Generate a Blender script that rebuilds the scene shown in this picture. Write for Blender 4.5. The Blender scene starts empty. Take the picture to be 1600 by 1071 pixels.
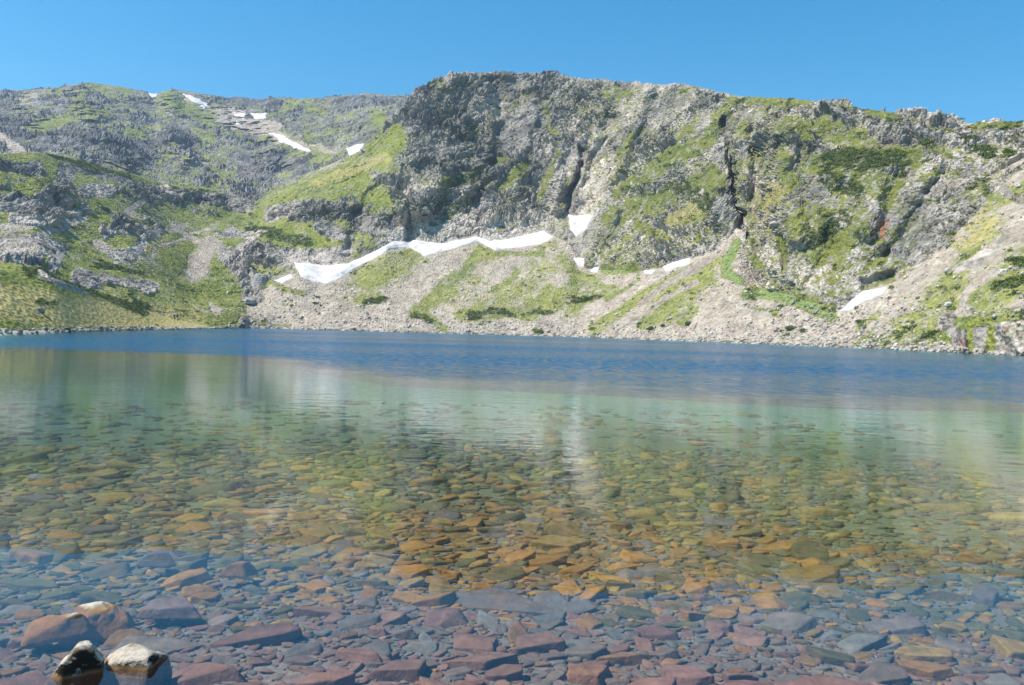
import bpy, math, random
import numpy as np
from mathutils import Vector, Matrix
from mathutils.bvhtree import BVHTree
R = math.radians
SC = bpy.context.scene
COL = SC.collection

# ------------------------------------------------------------------ camera
FPX, CH = 1232.0, 1.9                      # focal length in photo pixels, eye height above the lake
PITCH, ROLL = R(0.95), R(1.54)
fwd = np.array([0, math.cos(PITCH), -math.sin(PITCH)])
r0 = np.array([1.0, 0, 0]); u0 = np.cross(r0, fwd)
cr = r0*math.cos(ROLL)+u0*math.sin(ROLL); cu = u0*math.cos(ROLL)-r0*math.sin(ROLL)
cam = bpy.data.cameras.new('camera'); co = bpy.data.objects.new('camera', cam); COL.objects.link(co)
cam.sensor_width = 36; cam.lens = 36*FPX/1600; cam.clip_start = .1; cam.clip_end = 9000
M = Matrix(((cr[0], cu[0], -fwd[0], 0), (cr[1], cu[1], -fwd[1], 0), (cr[2], cu[2], -fwd[2], CH), (0, 0, 0, 1)))
co.matrix_world = M
SC.camera = co
SC.render.resolution_x, SC.render.resolution_y = 1024, 685
# ------------------------------------------------------------------ light
SUN = np.array([-0.58, -0.14, 0.83]); SUN /= np.linalg.norm(SUN)
sun_el = math.asin(SUN[2])
w = bpy.data.worlds.new('World'); SC.world = w; w.use_nodes = True
nt = w.node_tree; bg = nt.nodes['Background']
sky = nt.nodes.new('ShaderNodeTexSky'); sky.sky_type = 'NISHITA'; sky.sun_disc = False
sky.sun_elevation = sun_el; sky.sun_rotation = math.atan2(SUN[0], SUN[1])
sky.altitude = 2300; sky.air_density = 1.25; sky.dust_density = 0.1; sky.ozone_density = 2.0
hsv = nt.nodes.new('ShaderNodeHueSaturation'); hsv.inputs['Hue'].default_value = .485; hsv.inputs['Saturation'].default_value = 1.5; hsv.inputs['Value'].default_value = .93
nt.links.new(sky.outputs[0], hsv.inputs['Color']); nt.links.new(hsv.outputs[0], bg.inputs[0]); bg.inputs[1].default_value = 0.13
sl = bpy.data.lights.new('sun', 'SUN'); so = bpy.data.objects.new('sun', sl); COL.objects.link(so)
sl.energy = 4.6; sl.angle = R(0.5); sl.color = (1, .94, .84)
so.rotation_euler = Vector(SUN).to_track_quat('Z', 'Y').to_euler()
SC.view_settings.view_transform = 'Standard'; SC.view_settings.look = 'None'
SC.view_settings.exposure = 0.65; SC.view_settings.gamma = 1
cy = SC.cycles
cy.max_bounces = 6; cy.diffuse_bounces = 2; cy.glossy_bounces = 2; cy.transmission_bounces = 4
cy.transparent_max_bounces = 8; cy.volume_bounces = 0; cy.use_denoising = True
cy.caustics_reflective = False; cy.caustics_refractive = False

# ------------------------------------------------------------------ helpers
rng = np.random.default_rng(7); random.seed(7)
f32 = np.float32

def ray(px, py):
    px = np.asarray(px, float); py = np.asarray(py, float)
    d = fwd[None]*FPX + cr[None]*(px.reshape(-1, 1)-800) - cu[None]*(py.reshape(-1, 1)-535.5)
    return d/np.linalg.norm(d, axis=1, keepdims=True)
def proj(P):
    q = P-np.array([0, 0, CH]); f = np.maximum(q@fwd, 1e-3)
    return 800+FPX*(q@cr)/f, 535.5-FPX*(q@cu)/f
def sstep(a, b, x):
    t = np.clip((x-a)/(b-a), 0, 1); return t*t*(3-2*t)
def h3(i, j, k, s):
    n = (i.astype(np.int64)*73856093) ^ (j.astype(np.int64)*19349663) ^ (k.astype(np.int64)*83492791) ^ (s*2654435761)
    n = (n ^ (n >> 13))*1274126177 & 0xffffffff
    n = (n ^ (n >> 16))*2246822519 & 0xffffffff
    return ((n ^ (n >> 15)) & 0xffffff).astype(f32)/f32(16777215)
def vnoise(P, sc, seed=0):
    q = P/np.asarray(sc, float); b = np.floor(q); f = (q-b).astype(f32); b = b.astype(np.int64)
    f = f*f*f*(f*(f*6-15)+10); o = 0
    for di in (0, 1):
        wx = f[:, 0] if di else 1-f[:, 0]
        for dj in (0, 1):
            wy = f[:, 1] if dj else 1-f[:, 1]
            for dk in (0, 1):
                wz = f[:, 2] if dk else 1-f[:, 2]
                o = o+wx*wy*wz*h3(b[:, 0]+di, b[:, 1]+dj, b[:, 2]+dk, seed)
    return o*2-1
def fbm(P, sc, n=4, seed=0, g=.5, ridge=False):
    o = 0; a = 1; t = 0; s = np.asarray(sc, float)
    for k in range(n):
        v = vnoise(P+13.7*k, s/2**k, seed+k*17)
        if ridge: v = 1-2*np.abs(v)
        o = o+a*v; t += a; a *= g
    return o/t
def worley(P, sc, seed=0):
    q = P/np.asarray(sc, float); b = np.floor(q).astype(np.int64); f = (q-b).astype(f32)
    F1 = np.full(len(P), 9, f32); F2 = F1.copy(); ID = np.zeros(len(P), f32)
    for i in (-1, 0, 1):
        for j in (-1, 0, 1):
            for k in (-1, 0, 1):
                c = (b[:, 0]+i, b[:, 1]+j, b[:, 2]+k)
                a0 = h3(*c, seed); a1 = h3(*c, seed+1); a2 = h3(*c, seed+2)
                d = (i+a0-f[:, 0])**2+(j+a1-f[:, 1])**2+(k+a2-f[:, 2])**2
                m = d < F1
                F2 = np.where(m, F1, np.minimum(F2, d)); ID = np.where(m, a0*.37+a1*.63, ID); F1 = np.where(m, d, F1)
    return np.sqrt(F1), np.sqrt(F2), ID
def mesh(name, V, F, mat, col=None, smooth=True, parent=None, mats=None, link=True):
    """V (n,3); F (m,k) int array of tris or quads"""
    V = np.asarray(V, f32); F = np.asarray(F, np.int32); k = F.shape[1]
    me = bpy.data.meshes.new(name)
    me.vertices.add(len(V)); me.vertices.foreach_set('co', V.ravel())
    me.loops.add(F.size); me.loops.foreach_set('vertex_index', F.ravel())
    me.polygons.add(len(F)); me.polygons.foreach_set('loop_start', np.arange(0, F.size, k, dtype=np.int32))
    me.polygons.foreach_set('loop_total', np.full(len(F), k, np.int32))
    me.polygons.foreach_set('use_smooth', np.full(len(F), smooth, bool))
    me.update(calc_edges=True)
    if col is not None:
        for nm, c in (col.items() if isinstance(col, dict) else (('Col', col),)):
            c = np.asarray(c, f32)
            if c.ndim == 2:
                a = me.color_attributes.new(nm, 'FLOAT_COLOR', 'POINT')
                a.data.foreach_set('color', np.concatenate([c, np.ones((len(c), 1), f32)], 1).ravel())
            else:
                a = me.attributes.new(nm, 'FLOAT', 'POINT'); a.data.foreach_set('value', c)
    me.materials.append(mat)
    o = bpy.data.objects.new(name, me)
    if link: COL.objects.link(o)
    if parent: o.parent = parent
    return o
def tag(o, label=None, cat=None, group=None, kind=None):
    for k, v in (('label', label), ('category', cat), ('group', group), ('kind', kind)):
        if v: o[k] = v
    return o
def N(m, t, **kw):
    n = m.node_tree.nodes.new(t)
    for k, v in kw.items():
        if k.startswith('i_'):
            n.inputs[k[2:].replace('_', ' ')].default_value = v
        else: setattr(n, k, v)
    return n
def newmat(name):
    m = bpy.data.materials.new(name); m.use_nodes = True; m.node_tree.nodes.clear()
    return m, m.node_tree.links.new, N(m, 'ShaderNodeOutputMaterial')

# ------------------------------------------------------------------ materials
def mat_ground(name, s, rough=.95, bump=.6, dist=.3, var=.35, vor=True):
    m, L, out = newmat(name)
    b = N(m, 'ShaderNodeBsdfPrincipled'); b.inputs['Roughness'].default_value = rough; b.inputs['Specular IOR Level'].default_value = .15
    g = N(m, 'ShaderNodeNewGeometry'); c = N(m, 'ShaderNodeAttribute', attribute_name='Col')
    n1 = N(m, 'ShaderNodeTexNoise'); n1.inputs['Scale'].default_value = 1/s; n1.inputs['Detail'].default_value = 6; n1.inputs['Roughness'].default_value = .7
    L(g.outputs['Position'], n1.inputs['Vector'])
    mr = N(m, 'ShaderNodeMapRange'); mr.inputs['From Min'].default_value = .3; mr.inputs['From Max'].default_value = .7
    mr.inputs['To Min'].default_value = 1-var; mr.inputs['To Max'].default_value = 1+var
    L(n1.outputs['Fac'], mr.inputs['Value'])
    mx = N(m, 'ShaderNodeVectorMath', operation='SCALE'); L(c.outputs['Color'], mx.inputs[0]); L(mr.outputs['Result'], mx.inputs['Scale'])
    L(mx.outputs[0], b.inputs['Base Color'])
    v = N(m, 'ShaderNodeTexVoronoi'); v.inputs['Scale'].default_value = 1.6/s; L(g.outputs['Position'], v.inputs['Vector'])
    ad = N(m, 'ShaderNodeMath', operation='ADD'); L(n1.outputs['Fac'], ad.inputs[0]); L(v.outputs['Distance'], ad.inputs[1])
    bp = N(m, 'ShaderNodeBump'); bp.inputs['Strength'].default_value = bump; bp.inputs['Distance'].default_value = dist
    L(ad.outputs[0], bp.inputs['Height']); L(bp.outputs[0], b.inputs['Normal']); L(b.outputs[0], out.inputs['Surface'])
    return m
M_ROCK = mat_ground('mountain_ground', 1.1, bump=.9, dist=.5, var=.38)
M_FAR = mat_ground('far_mountain_ground', 2.6, bump=.9, dist=1.2, var=.4)
M_BED = mat_ground('lake_bed_gravel', .05, bump=.5, dist=.012, var=.4)
M_LEAF = mat_ground('shrub_leaves', .3, bump=.2, dist=.05, var=.4)

def mat_snow():
    m, L, out = newmat('old_snow')
    b = N(m, 'ShaderNodeBsdfPrincipled'); b.inputs['Roughness'].default_value = .6; b.inputs['Specular IOR Level'].default_value = .2
    g = N(m, 'ShaderNodeNewGeometry'); n = N(m, 'ShaderNodeTexNoise'); n.inputs['Scale'].default_value = .35; n.inputs['Detail'].default_value = 5
    L(g.outputs['Position'], n.inputs['Vector'])
    n.inputs['Roughness'].default_value = .75
    r = N(m, 'ShaderNodeValToRGB'); r.color_ramp.elements[0].color = (.44, .38, .33, 1); r.color_ramp.elements[1].color = (.76, .73, .71, 1)
    r.color_ramp.elements[0].position = .3; r.color_ramp.elements[1].position = .55
    L(n.outputs['Fac'], r.inputs[0]); L(r.outputs[0], b.inputs['Base Color'])
    bp = N(m, 'ShaderNodeBump'); bp.inputs['Distance'].default_value = .25; bp.inputs['Strength'].default_value = .4
    L(n.outputs['Fac'], bp.inputs['Height']); L(bp.outputs[0], b.inputs['Normal']); L(b.outputs[0], out.inputs['Surface'])
    return m
M_SNOW = mat_snow()

def mat_stone():
    m, L, out = newmat('lake_stone')
    b = N(m, 'ShaderNodeBsdfPrincipled'); b.inputs['Roughness'].default_value = .85; b.inputs['Specular IOR Level'].default_value = .1
    g = N(m, 'ShaderNodeNewGeometry'); c = N(m, 'ShaderNodeAttribute', attribute_name='Col')
    n1 = N(m, 'ShaderNodeTexNoise'); n1.inputs['Scale'].default_value = 9; n1.inputs['Detail'].default_value = 8; n1.inputs['Roughness'].default_value = .68
    L(g.outputs['Position'], n1.inputs['Vector'])
    mr = N(m, 'ShaderNodeMapRange'); mr.inputs['From Min'].default_value = .3; mr.inputs['From Max'].default_value = .7
    mr.inputs['To Min'].default_value = .62; mr.inputs['To Max'].default_value = 1.4; L(n1.outputs['Fac'], mr.inputs['Value'])
    mx = N(m, 'ShaderNodeVectorMath', operation='SCALE'); L(c.outputs['Color'], mx.inputs[0]); L(mr.outputs['Result'], mx.inputs['Scale'])
    # rust and algae stains
    n2 = N(m, 'ShaderNodeTexNoise'); n2.inputs['Scale'].default_value = 3.1; n2.inputs['Detail'].default_value = 5
    L(g.outputs['Position'], n2.inputs['Vector'])
    mr2 = N(m, 'ShaderNodeMapRange'); mr2.inputs['From Min'].default_value = .5; mr2.inputs['From Max'].default_value = .68; mr2.inputs['To Max'].default_value = .35
    L(n2.outputs['Fac'], mr2.inputs['Value'])
    m1 = N(m, 'ShaderNodeMix', data_type='RGBA'); L(mr2.outputs[0], m1.inputs[0]); L(mx.outputs[0], m1.inputs[6]); m1.inputs[7].default_value = (.24, .115, .05, 1)
    # the tops that stand out of the water have dried pale; a rusty ring marks the water line
    sx = N(m, 'ShaderNodeSeparateXYZ'); L(g.outputs['Position'], sx.inputs[0])
    nz = N(m, 'ShaderNodeMath', operation='MULTIPLY_ADD'); nz.inputs[1].default_value = .05; L(n1.outputs['Fac'], nz.inputs[0]); L(sx.outputs['Z'], nz.inputs[2])
    d1 = N(m, 'ShaderNodeMapRange'); d1.inputs['From Min'].default_value = .012; d1.inputs['From Max'].default_value = .024; L(nz.outputs[0], d1.inputs['Value'])
    d2 = N(m, 'ShaderNodeMapRange'); d2.inputs['From Min'].default_value = .030; d2.inputs['From Max'].default_value = .050; L(nz.outputs[0], d2.inputs['Value'])
    m2 = N(m, 'ShaderNodeMix', data_type='RGBA'); L(d1.outputs[0], m2.inputs[0]); L(m1.outputs[2], m2.inputs[6]); m2.inputs[7].default_value = (.26, .16, .08, 1)
    m3 = N(m, 'ShaderNodeMix', data_type='RGBA'); L(d2.outputs[0], m3.inputs[0]); L(m2.outputs[2], m3.inputs[6])
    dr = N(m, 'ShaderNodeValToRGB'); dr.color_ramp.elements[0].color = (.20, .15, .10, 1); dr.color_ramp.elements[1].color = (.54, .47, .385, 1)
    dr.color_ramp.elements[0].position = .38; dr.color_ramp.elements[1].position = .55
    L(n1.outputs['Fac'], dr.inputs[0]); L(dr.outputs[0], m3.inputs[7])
    # pale lichen crust sits on upward faces only; steep sides are dark rock with shade painted in
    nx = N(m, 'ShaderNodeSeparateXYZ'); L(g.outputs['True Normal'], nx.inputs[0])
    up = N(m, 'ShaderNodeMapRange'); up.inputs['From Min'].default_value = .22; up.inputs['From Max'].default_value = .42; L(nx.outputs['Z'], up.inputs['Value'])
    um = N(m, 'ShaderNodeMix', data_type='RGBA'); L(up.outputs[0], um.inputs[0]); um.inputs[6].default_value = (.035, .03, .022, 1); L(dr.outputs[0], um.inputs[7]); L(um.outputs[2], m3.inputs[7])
    L(m3.outputs[2], b.inputs['Base Color'])
    bp = N(m, 'ShaderNodeBump'); bp.inputs['Distance'].default_value = .035; bp.inputs['Strength'].default_value = .9
    L(n1.outputs['Fac'], bp.inputs['Height']); L(bp.outputs[0], b.inputs['Normal']); L(b.outputs[0], out.inputs['Surface'])
    return m
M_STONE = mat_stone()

def mat_water():
    m, L, out = newmat('lake_water')
    g = N(m, 'ShaderNodeNewGeometry'); a = N(m, 'ShaderNodeAttribute', attribute_name='ruffle')
    hs = []
    for sc, st, det, amp in ((1.6, (1, 1.7, 1), 3, .55), (7.0, (1, 1.5, 1), 3, .12), (.35, (1, 1.3, 1), 2, .8)):
        mp = N(m, 'ShaderNodeMapping'); mp.inputs['Scale'].default_value = st; mp.inputs['Rotation'].default_value = (0, 0, R(12)); L(g.outputs['Position'], mp.inputs[0])
        n = N(m, 'ShaderNodeTexNoise'); n.inputs['Scale'].default_value = sc; n.inputs['Detail'].default_value = det; n.inputs['Roughness'].default_value = .5
        L(mp.outputs[0], n.inputs['Vector'])
        k = N(m, 'ShaderNodeMath', operation='MULTIPLY'); k.inputs[1].default_value = amp; L(n.outputs['Fac'], k.inputs[0]); hs.append(k)
    s1 = N(m, 'ShaderNodeMath', operation='ADD'); L(hs[0].outputs[0], s1.inputs[0]); L(hs[1].outputs[0], s1.inputs[1])
    s2 = N(m, 'ShaderNodeMath', operation='ADD'); L(s1.outputs[0], s2.inputs[0]); L(hs[2].outputs[0], s2.inputs[1])
    hm = N(m, 'ShaderNodeMath', operation='MULTIPLY'); L(s2.outputs[0], hm.inputs[0])
    am = N(m, 'ShaderNodeMapRange'); am.inputs['To Min'].default_value = CALM; am.inputs['To Max'].default_value = RUFF; L(a.outputs['Fac'], am.inputs['Value'])
    L(am.outputs[0], hm.inputs[1])
    bp = N(m, 'ShaderNodeBump'); bp.inputs['Distance'].default_value = 1; bp.inputs['Strength'].default_value = 1; L(hm.outputs[0], bp.inputs['Height'])
    fr = N(m, 'ShaderNodeFresnel'); fr.inputs['IOR'].default_value = 1.42; L(bp.outputs[0], fr.inputs['Normal'])
    mp2 = N(m, 'ShaderNodeMapping'); mp2.inputs['Scale'].default_value = (2.2, .7, 1); L(g.outputs['Position'], mp2.inputs[0])
    gn = N(m, 'ShaderNodeTexNoise'); gn.inputs['Scale'].default_value = 1; gn.inputs['Detail'].default_value = 4; gn.inputs['Roughness'].default_value = .65; L(mp2.outputs[0], gn.inputs['Vector'])
    gm = N(m, 'ShaderNodeMapRange'); gm.inputs['From Min'].default_value = .38; gm.inputs['From Max'].default_value = .66; gm.inputs['To Min'].default_value = .06; gm.inputs['To Max'].default_value = 1.05; L(gn.outputs['Fac'], gm.inputs['Value'])
    fk = N(m, 'ShaderNodeMix', data_type='FLOAT'); L(a.outputs['Fac'], fk.inputs[0]); fk.inputs[2].default_value = 1.32; L(gm.outputs[0], fk.inputs[3])
    fm = N(m, 'ShaderNodeMath', operation='MULTIPLY'); L(fr.outputs[0], fm.inputs[0]); L(fk.outputs[0], fm.inputs[1])   # facets of steep wavelets face the viewer and mirror less
    gl = N(m, 'ShaderNodeBsdfGlossy'); L(bp.outputs[0], gl.inputs['Normal'])
    ro = N(m, 'ShaderNodeMapRange'); ro.inputs['To Min'].default_value = .008; ro.inputs['To Max'].default_value = .17; L(a.outputs['Fac'], ro.inputs['Value']); L(ro.outputs[0], gl.inputs['Roughness'])
    tr = N(m, 'ShaderNodeBsdfTransparent'); mx = N(m, 'ShaderNodeMixShader')
    L(fm.outputs[0], mx.inputs[0]); L(tr.outputs[0], mx.inputs[1]); L(gl.outputs[0], mx.inputs[2]); L(mx.outputs[0], out.inputs['Surface'])
    va = N(m, 'ShaderNodeVolumeAbsorption'); va.inputs['Color'].default_value = (.05, .82, .95, 1); va.inputs['Density'].default_value = .22
    vs = N(m, 'ShaderNodeVolumeScatter'); vs.inputs['Color'].default_value = (.04, .47, .84, 1); vs.inputs['Density'].default_value = .042
    ad = N(m, 'ShaderNodeAddShader'); L(va.outputs[0], ad.inputs[0]); L(vs.outputs[0], ad.inputs[1]); L(ad.outputs[0], out.inputs['Volume'])
    return m
CALM, RUFF = .007, .13
M_WATER = mat_water()

# ------------------------------------------------------------------ land form: lines that run across the view
def line(pts):
    """pts (photo x, photo y, D) -> functions of azimuth giving distance and height"""
    a = np.array([p[:3] for p in pts], float); d = ray(a[:, 0], a[:, 1])
    h = np.hypot(d[:, 0], d[:, 1]); az = np.arctan2(d[:, 0], d[:, 1])
    D = a[:, 2]; Z = CH+D*d[:, 2]/h
    return az, D, Z
def slopeline(pts, base, s):
    """distance found where a slope s rising from the base line meets the sight line"""
    a = np.array(pts, float); d = ray(a[:, 0], a[:, 1]); h = np.hypot(d[:, 0], d[:, 1]); az = np.arctan2(d[:, 0], d[:, 1])
    t = d[:, 2]/h; DB = np.interp(az, base[0], base[1]); ZB = np.interp(az, base[0], base[2])
    ss = a[:, 2] if a.shape[1] > 2 else s
    D = (ss*DB-ZB+CH)/np.maximum(ss-t, .12)
    return az, D, CH+D*t
SH = [(-600, 45), (-200, 70), (0, 92), (100, 112), (200, 150), (300, 195), (338, 220), (352, 240), (380, 275), (430, 283), (500, 275), (700, 262), (900, 255), (1100, 215), (1300, 180), (1500, 150), (1600, 142), (1900, 115), (2300, 90)]
azS = np.arctan2(np.array([s[0] for s in SH])-800.0, FPX); DS = np.array([s[1] for s in SH], float)
shore = (azS, DS, np.zeros(len(DS)))
B = line([(-600, 330, 75), (-200, 385, 105), (0, 415, 125), (90, 431, 140), (150, 452, 165), (200, 470, 182), (260, 496, 205), (310, 506, 218), (345, 510, 232), (380, 508, 283), (430, 505, 290), (500, 500, 283), (700, 505, 270), (900, 510, 262), (1100, 518, 221), (1300, 528, 185), (1475, 537, 156), (1512, 504, 152), (1550, 500, 148), (1600, 492, 145), (1900, 500, 120), (2300, 520, 97)])
# the dip behind the near bank
azB = B[0]; B2D = B[1]+np.interp(azB, azS, np.interp(np.arange(len(azS)), [0, 4, 6, 8, 18], [25, 35, 25, 3, 3]))
B2Z = np.where(azB < math.atan2(360-800, FPX), np.minimum(B[2]-.5, 3.0), B[2]+1.6)
B2 = (azB, B2D, B2Z)
C1 = line([(-600, 330, 240), (-200, 350, 250), (0, 373, 260), (60, 370, 268), (110, 400, 272), (150, 412, 275), (200, 418, 282), (250, 440, 292), (300, 462, 300), (345, 468, 306), (400, 468, 312), (430, 440, 318)])
C2 = slopeline([(470, 425), (500, 441), (560, 426), (600, 388), (650, 388), (700, 385), (760, 378), (800, 374), (860, 368), (890, 380), (905, 405), (930, 422), (1000, 425), (1040, 420), (1080, 404), (1120, 392), (1150, 365), (1165, 400), (1185, 450), (1240, 466), (1310, 487), (1345, 467), (1390, 448), (1440, 412), (1480, 380), (1520, 338), (1560, 295), (1600, 262), (1700, 225), (1900, 160), (2300, 120)], shore, .62)
C = tuple(np.concatenate([a, b]) for a, b in zip(C1, C2))
K = slopeline([(-600, 250, .42), (-200, 245, .42), (0, 240, .42), (60, 236, .42), (130, 250, .42), (200, 268, .42), (250, 285, .42), (290, 290, .42), (330, 293, .44), (370, 306, .45), (400, 314, .46), (440, 291, .5), (500, 262, .6), (545, 243, .75), (570, 234, .85), (600, 203, 1.0), (625, 172, 1.12), (640, 152, 1.2),
    (655, 144, 1.22), (668, 134, 1.22), (680, 124, 1.22), (700, 117, 1.2), (745, 112, 1.15), (800, 112, 1.1), (850, 116, 1.05), (900, 121, 1.05), (960, 127, 1.1), (1000, 130, 1.1), (1030, 132, 1.1), (1070, 131, 1.1), (1110, 139, 1.1), (1135, 148, 1.1), (1180, 150, 1.08), (1250, 155, 1.05), (1300, 160, 1.0), (1350, 169, 1.0), (1400, 177, .95),
    (1450, 184, .92), (1485, 182, .9), (1520, 193, .85), (1550, 187, .85), (1600, 191, .85), (1700, 190, .85), (1900, 140, .9), (2300, 100, .9)], C, 1)
AZL = math.atan2(640-800, FPX)
def mix(az, A, Bb, f, zlift=0):
    DA = np.interp(az, A[0], A[1]); ZA = np.interp(az, A[0], A[2]); DB = np.interp(az, Bb[0], Bb[1]); ZB = np.interp(az, Bb[0], Bb[2])
    return DA+(DB-DA)*f, ZA+(ZB-ZA)*f+zlift
E = line([(-600, 180, 1048), (-200, 165, 1021), (0, 142, 993), (50, 142, 986), (100, 136, 972), (140, 129, 965), (180, 135, 965), (225, 143, 965), (240, 148, 965), (258, 143, 952), (275, 141, 952), (300, 145, 952), (350, 150, 952), (400, 153, 938), (450, 155, 938), (520, 153, 924), (545, 149, 917), (575, 146, 910), (610, 149, 896), (650, 150, 883), (690, 175, 855), (760, 240, 827), (2300, 300, 772)])

Xc = np.concatenate([np.linspace(-560, -40, 110, endpoint=False), np.arange(-40, 1641, 1.45), np.linspace(1645, 2200, 110)])
AZ = np.arctan2(Xc-800, FPX); nu = len(AZ)
def at(Ln): return np.interp(AZ, Ln[0], Ln[1]), np.interp(AZ, Ln[0], Ln[2])
kS = (np.interp(AZ, azS, DS), np.zeros(nu)); kB = at(B); kB2 = at(B2); kC = at(C); kK = at(K); kE = at(E)
def b1(a, n):
    for _ in range(2): a = np.convolve(np.pad(a, n//2, mode='edge'), np.ones(n)/n, 'valid')
    return a
def sm_line(k, nD, nt_=7):                    # round the corners along the line but keep its height on the skyline
    D = b1(k[0], nD); t = b1((k[1]-CH)/k[0], nt_); return D, CH+D*t
kS = (b1(kS[0], 15), kS[1]); kB = sm_line(kB, 17); kB2 = (b1(kB2[0], 17), b1(kB2[1], 17)); kC = sm_line(kC, 61); kK = sm_line(kK, 61); kE = sm_line(kE, 121)
kB2 = (np.maximum(kB2[0], kB[0]+1.5), kB2[1]); kC = (np.maximum(kC[0], kB2[0]+3), kC[1])
kM = (kC[0]+(kK[0]-kC[0])*.5, kC[1]+(kK[1]-kC[1])*np.interp(Xc, [0, 300, 400, 600, 700, 1000, 1150, 1300, 1600], [.5, .42, .5, .58, .5, .52, .55, .58, .55]))
kK2 = (kK[0]+np.interp(Xc, [0, 640, 700], [60, 60, 70]), kK[1]+np.interp(Xc, [0, 350, 500, 620, 700, 2000], [-14, -14, -12, -8, 2, 4]))
kE = (np.maximum(kE[0], kK2[0]+90), np.where(Xc > 700, np.minimum(kE[1], kK2[1]-8), kE[1]))
kF = (kE[0]+160, kE[1]-60)
kA = (kS[0]-9, kS[1]-2.2)
keys = [kA, kS, kB, kB2, kC, kM, kK, kK2, kE, kF]
rows = [10, 60, 30, 130, 125, 150, 16, 190, 18]
Dg, Zg, rk = [], [], []
for s in range(len(rows)):
    for r_ in range(rows[s]):
        t = r_/rows[s]
        if s == 8: t = t**2.4
        Dg.append(keys[s][0]*(1-t)+keys[s+1][0]*t); Zg.append(keys[s][1]*(1-t)+keys[s+1][1]*t)
Dg.append(kF[0]); Zg.append(kF[1]); Dg = np.array(Dg); Zg = np.array(Zg); nv = len(Dg)
ro = np.cumsum([0]+rows)                     # row index of each key line
# soften the creases across the rows
def blur(a, n, ax):
    k = np.ones(n)/n
    p = [(0, 0), (0, 0)]; p[ax] = (n//2, n//2)
    b = np.pad(a, p, mode='edge'); c = np.cumsum(np.insert(b, 0, 0, axis=ax), axis=ax)
    return (np.take(c, range(n, c.shape[ax]), ax)-np.take(c, range(0, c.shape[ax]-n), ax))/n
def soft(a):
    b = blur(blur(a, 9, 0), 9, 0); b = blur(b, 5, 1)
    wgt = np.ones(nv); wgt[:ro[1]+8] = 0; wgt = np.minimum(wgt, .15+.85*np.clip(np.abs(np.arange(nv)-ro[6])/26, 0, 1)); wgt = np.minimum(wgt, np.clip((ro[8]-np.arange(nv))/30, 0, 1))
    return a+(b-a)*wgt[:, None]
Dg, Zg = soft(Dg), soft(Zg)
def toP(D, Z): return np.stack([D*np.sin(AZ)[None], D*np.cos(AZ)[None], Z], -1)

# ------------------------------------------------------------------ features drawn on the land
P0 = toP(Dg, Zg).reshape(-1, 3)
PX, PY = proj(P0)
reg = np.repeat(np.arange(len(rows)), rows); reg = np.append(reg, len(rows)-1)
REG = np.repeat(reg, nu)                      # 1 bank 2 dip 3 scree 4,5 cliff 6 back dip 7 back mountain
wx = fbm(P0, 22, 5, 3, .6); wy = fbm(P0, 22, 5, 53, .6)
WX = PX+wx*16; WY = PY+wy*13
def stroke(pts, wd, ok=None, X=None, Y=None, hard=.55):
    X = WX if X is None else X; Y = WY if Y is None else Y
    pts = [tuple(map(float, p)) for p in pts]; a = np.array(pts); m = 1.5*wd+22
    sel = (X > a[:, 0].min()-m) & (X < a[:, 0].max()+m) & (Y > a[:, 1].min()-m) & (Y < a[:, 1].max()+m)
    if ok is not None: sel &= ok
    idx = np.nonzero(sel)[0]; x = X[idx]; y = Y[idx]; d = np.full(len(idx), 1e9)
    if len(pts) == 1: pts = pts*2
    for (x0, y0), (x1, y1) in zip(pts[:-1], pts[1:]):
        dx, dy = x1-x0, y1-y0; L2 = dx*dx+dy*dy+1e-9
        t = np.clip(((x-x0)*dx+(y-y0)*dy)/L2, 0, 1); d = np.minimum(d, np.hypot(x-x0-t*dx, y-y0-t*dy))
    return idx, 1-sstep(wd*hard, wd*1.35, d)
front = (REG >= 1) & (REG <= 5); cliff = (REG == 4) | (REG == 5); back = REG >= 7
G = np.zeros(len(P0), f32)      # grass
J = np.zeros(len(P0), f32)      # dark juniper
Y_ = np.zeros(len(P0), f32)     # dry yellow grass
T = np.zeros(len(P0), f32)      # rock tone, with gully shade painted in
S = np.zeros(len(P0), f32)      # scree
leftf = front & (PX < 640)
G[(REG == 1) & (PX < 372)] = 1; G[(REG == 2) & (PX < 372)] = 1
G[(REG == 3) & (PX < 400)] = 1.05
tl = sstep(640, 560, PX)
G = np.where(cliff, .36-.1*sstep(960, 820, PX)*sstep(600, 680, PX)+.42*tl*np.where(REG == 5, 1, .8)+.07*sstep(880, 980, PX), G)
G = np.where(back, .46, G); G = np.where((REG == 4) & (PX < 400), .95, G); G = np.where(REG == 6, .6, G)
S = np.where((REG <= 3) & (PX >= 385), 1, S)
G[(REG <= 3) & (PX >= 385)] = .21
def put(A, st, v, ok=None, **k):
    for pts, wd in st:
        i, m_ = stroke(pts, wd, ok, **k); A[i] = A[i]+(v-A[i])*m_
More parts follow.
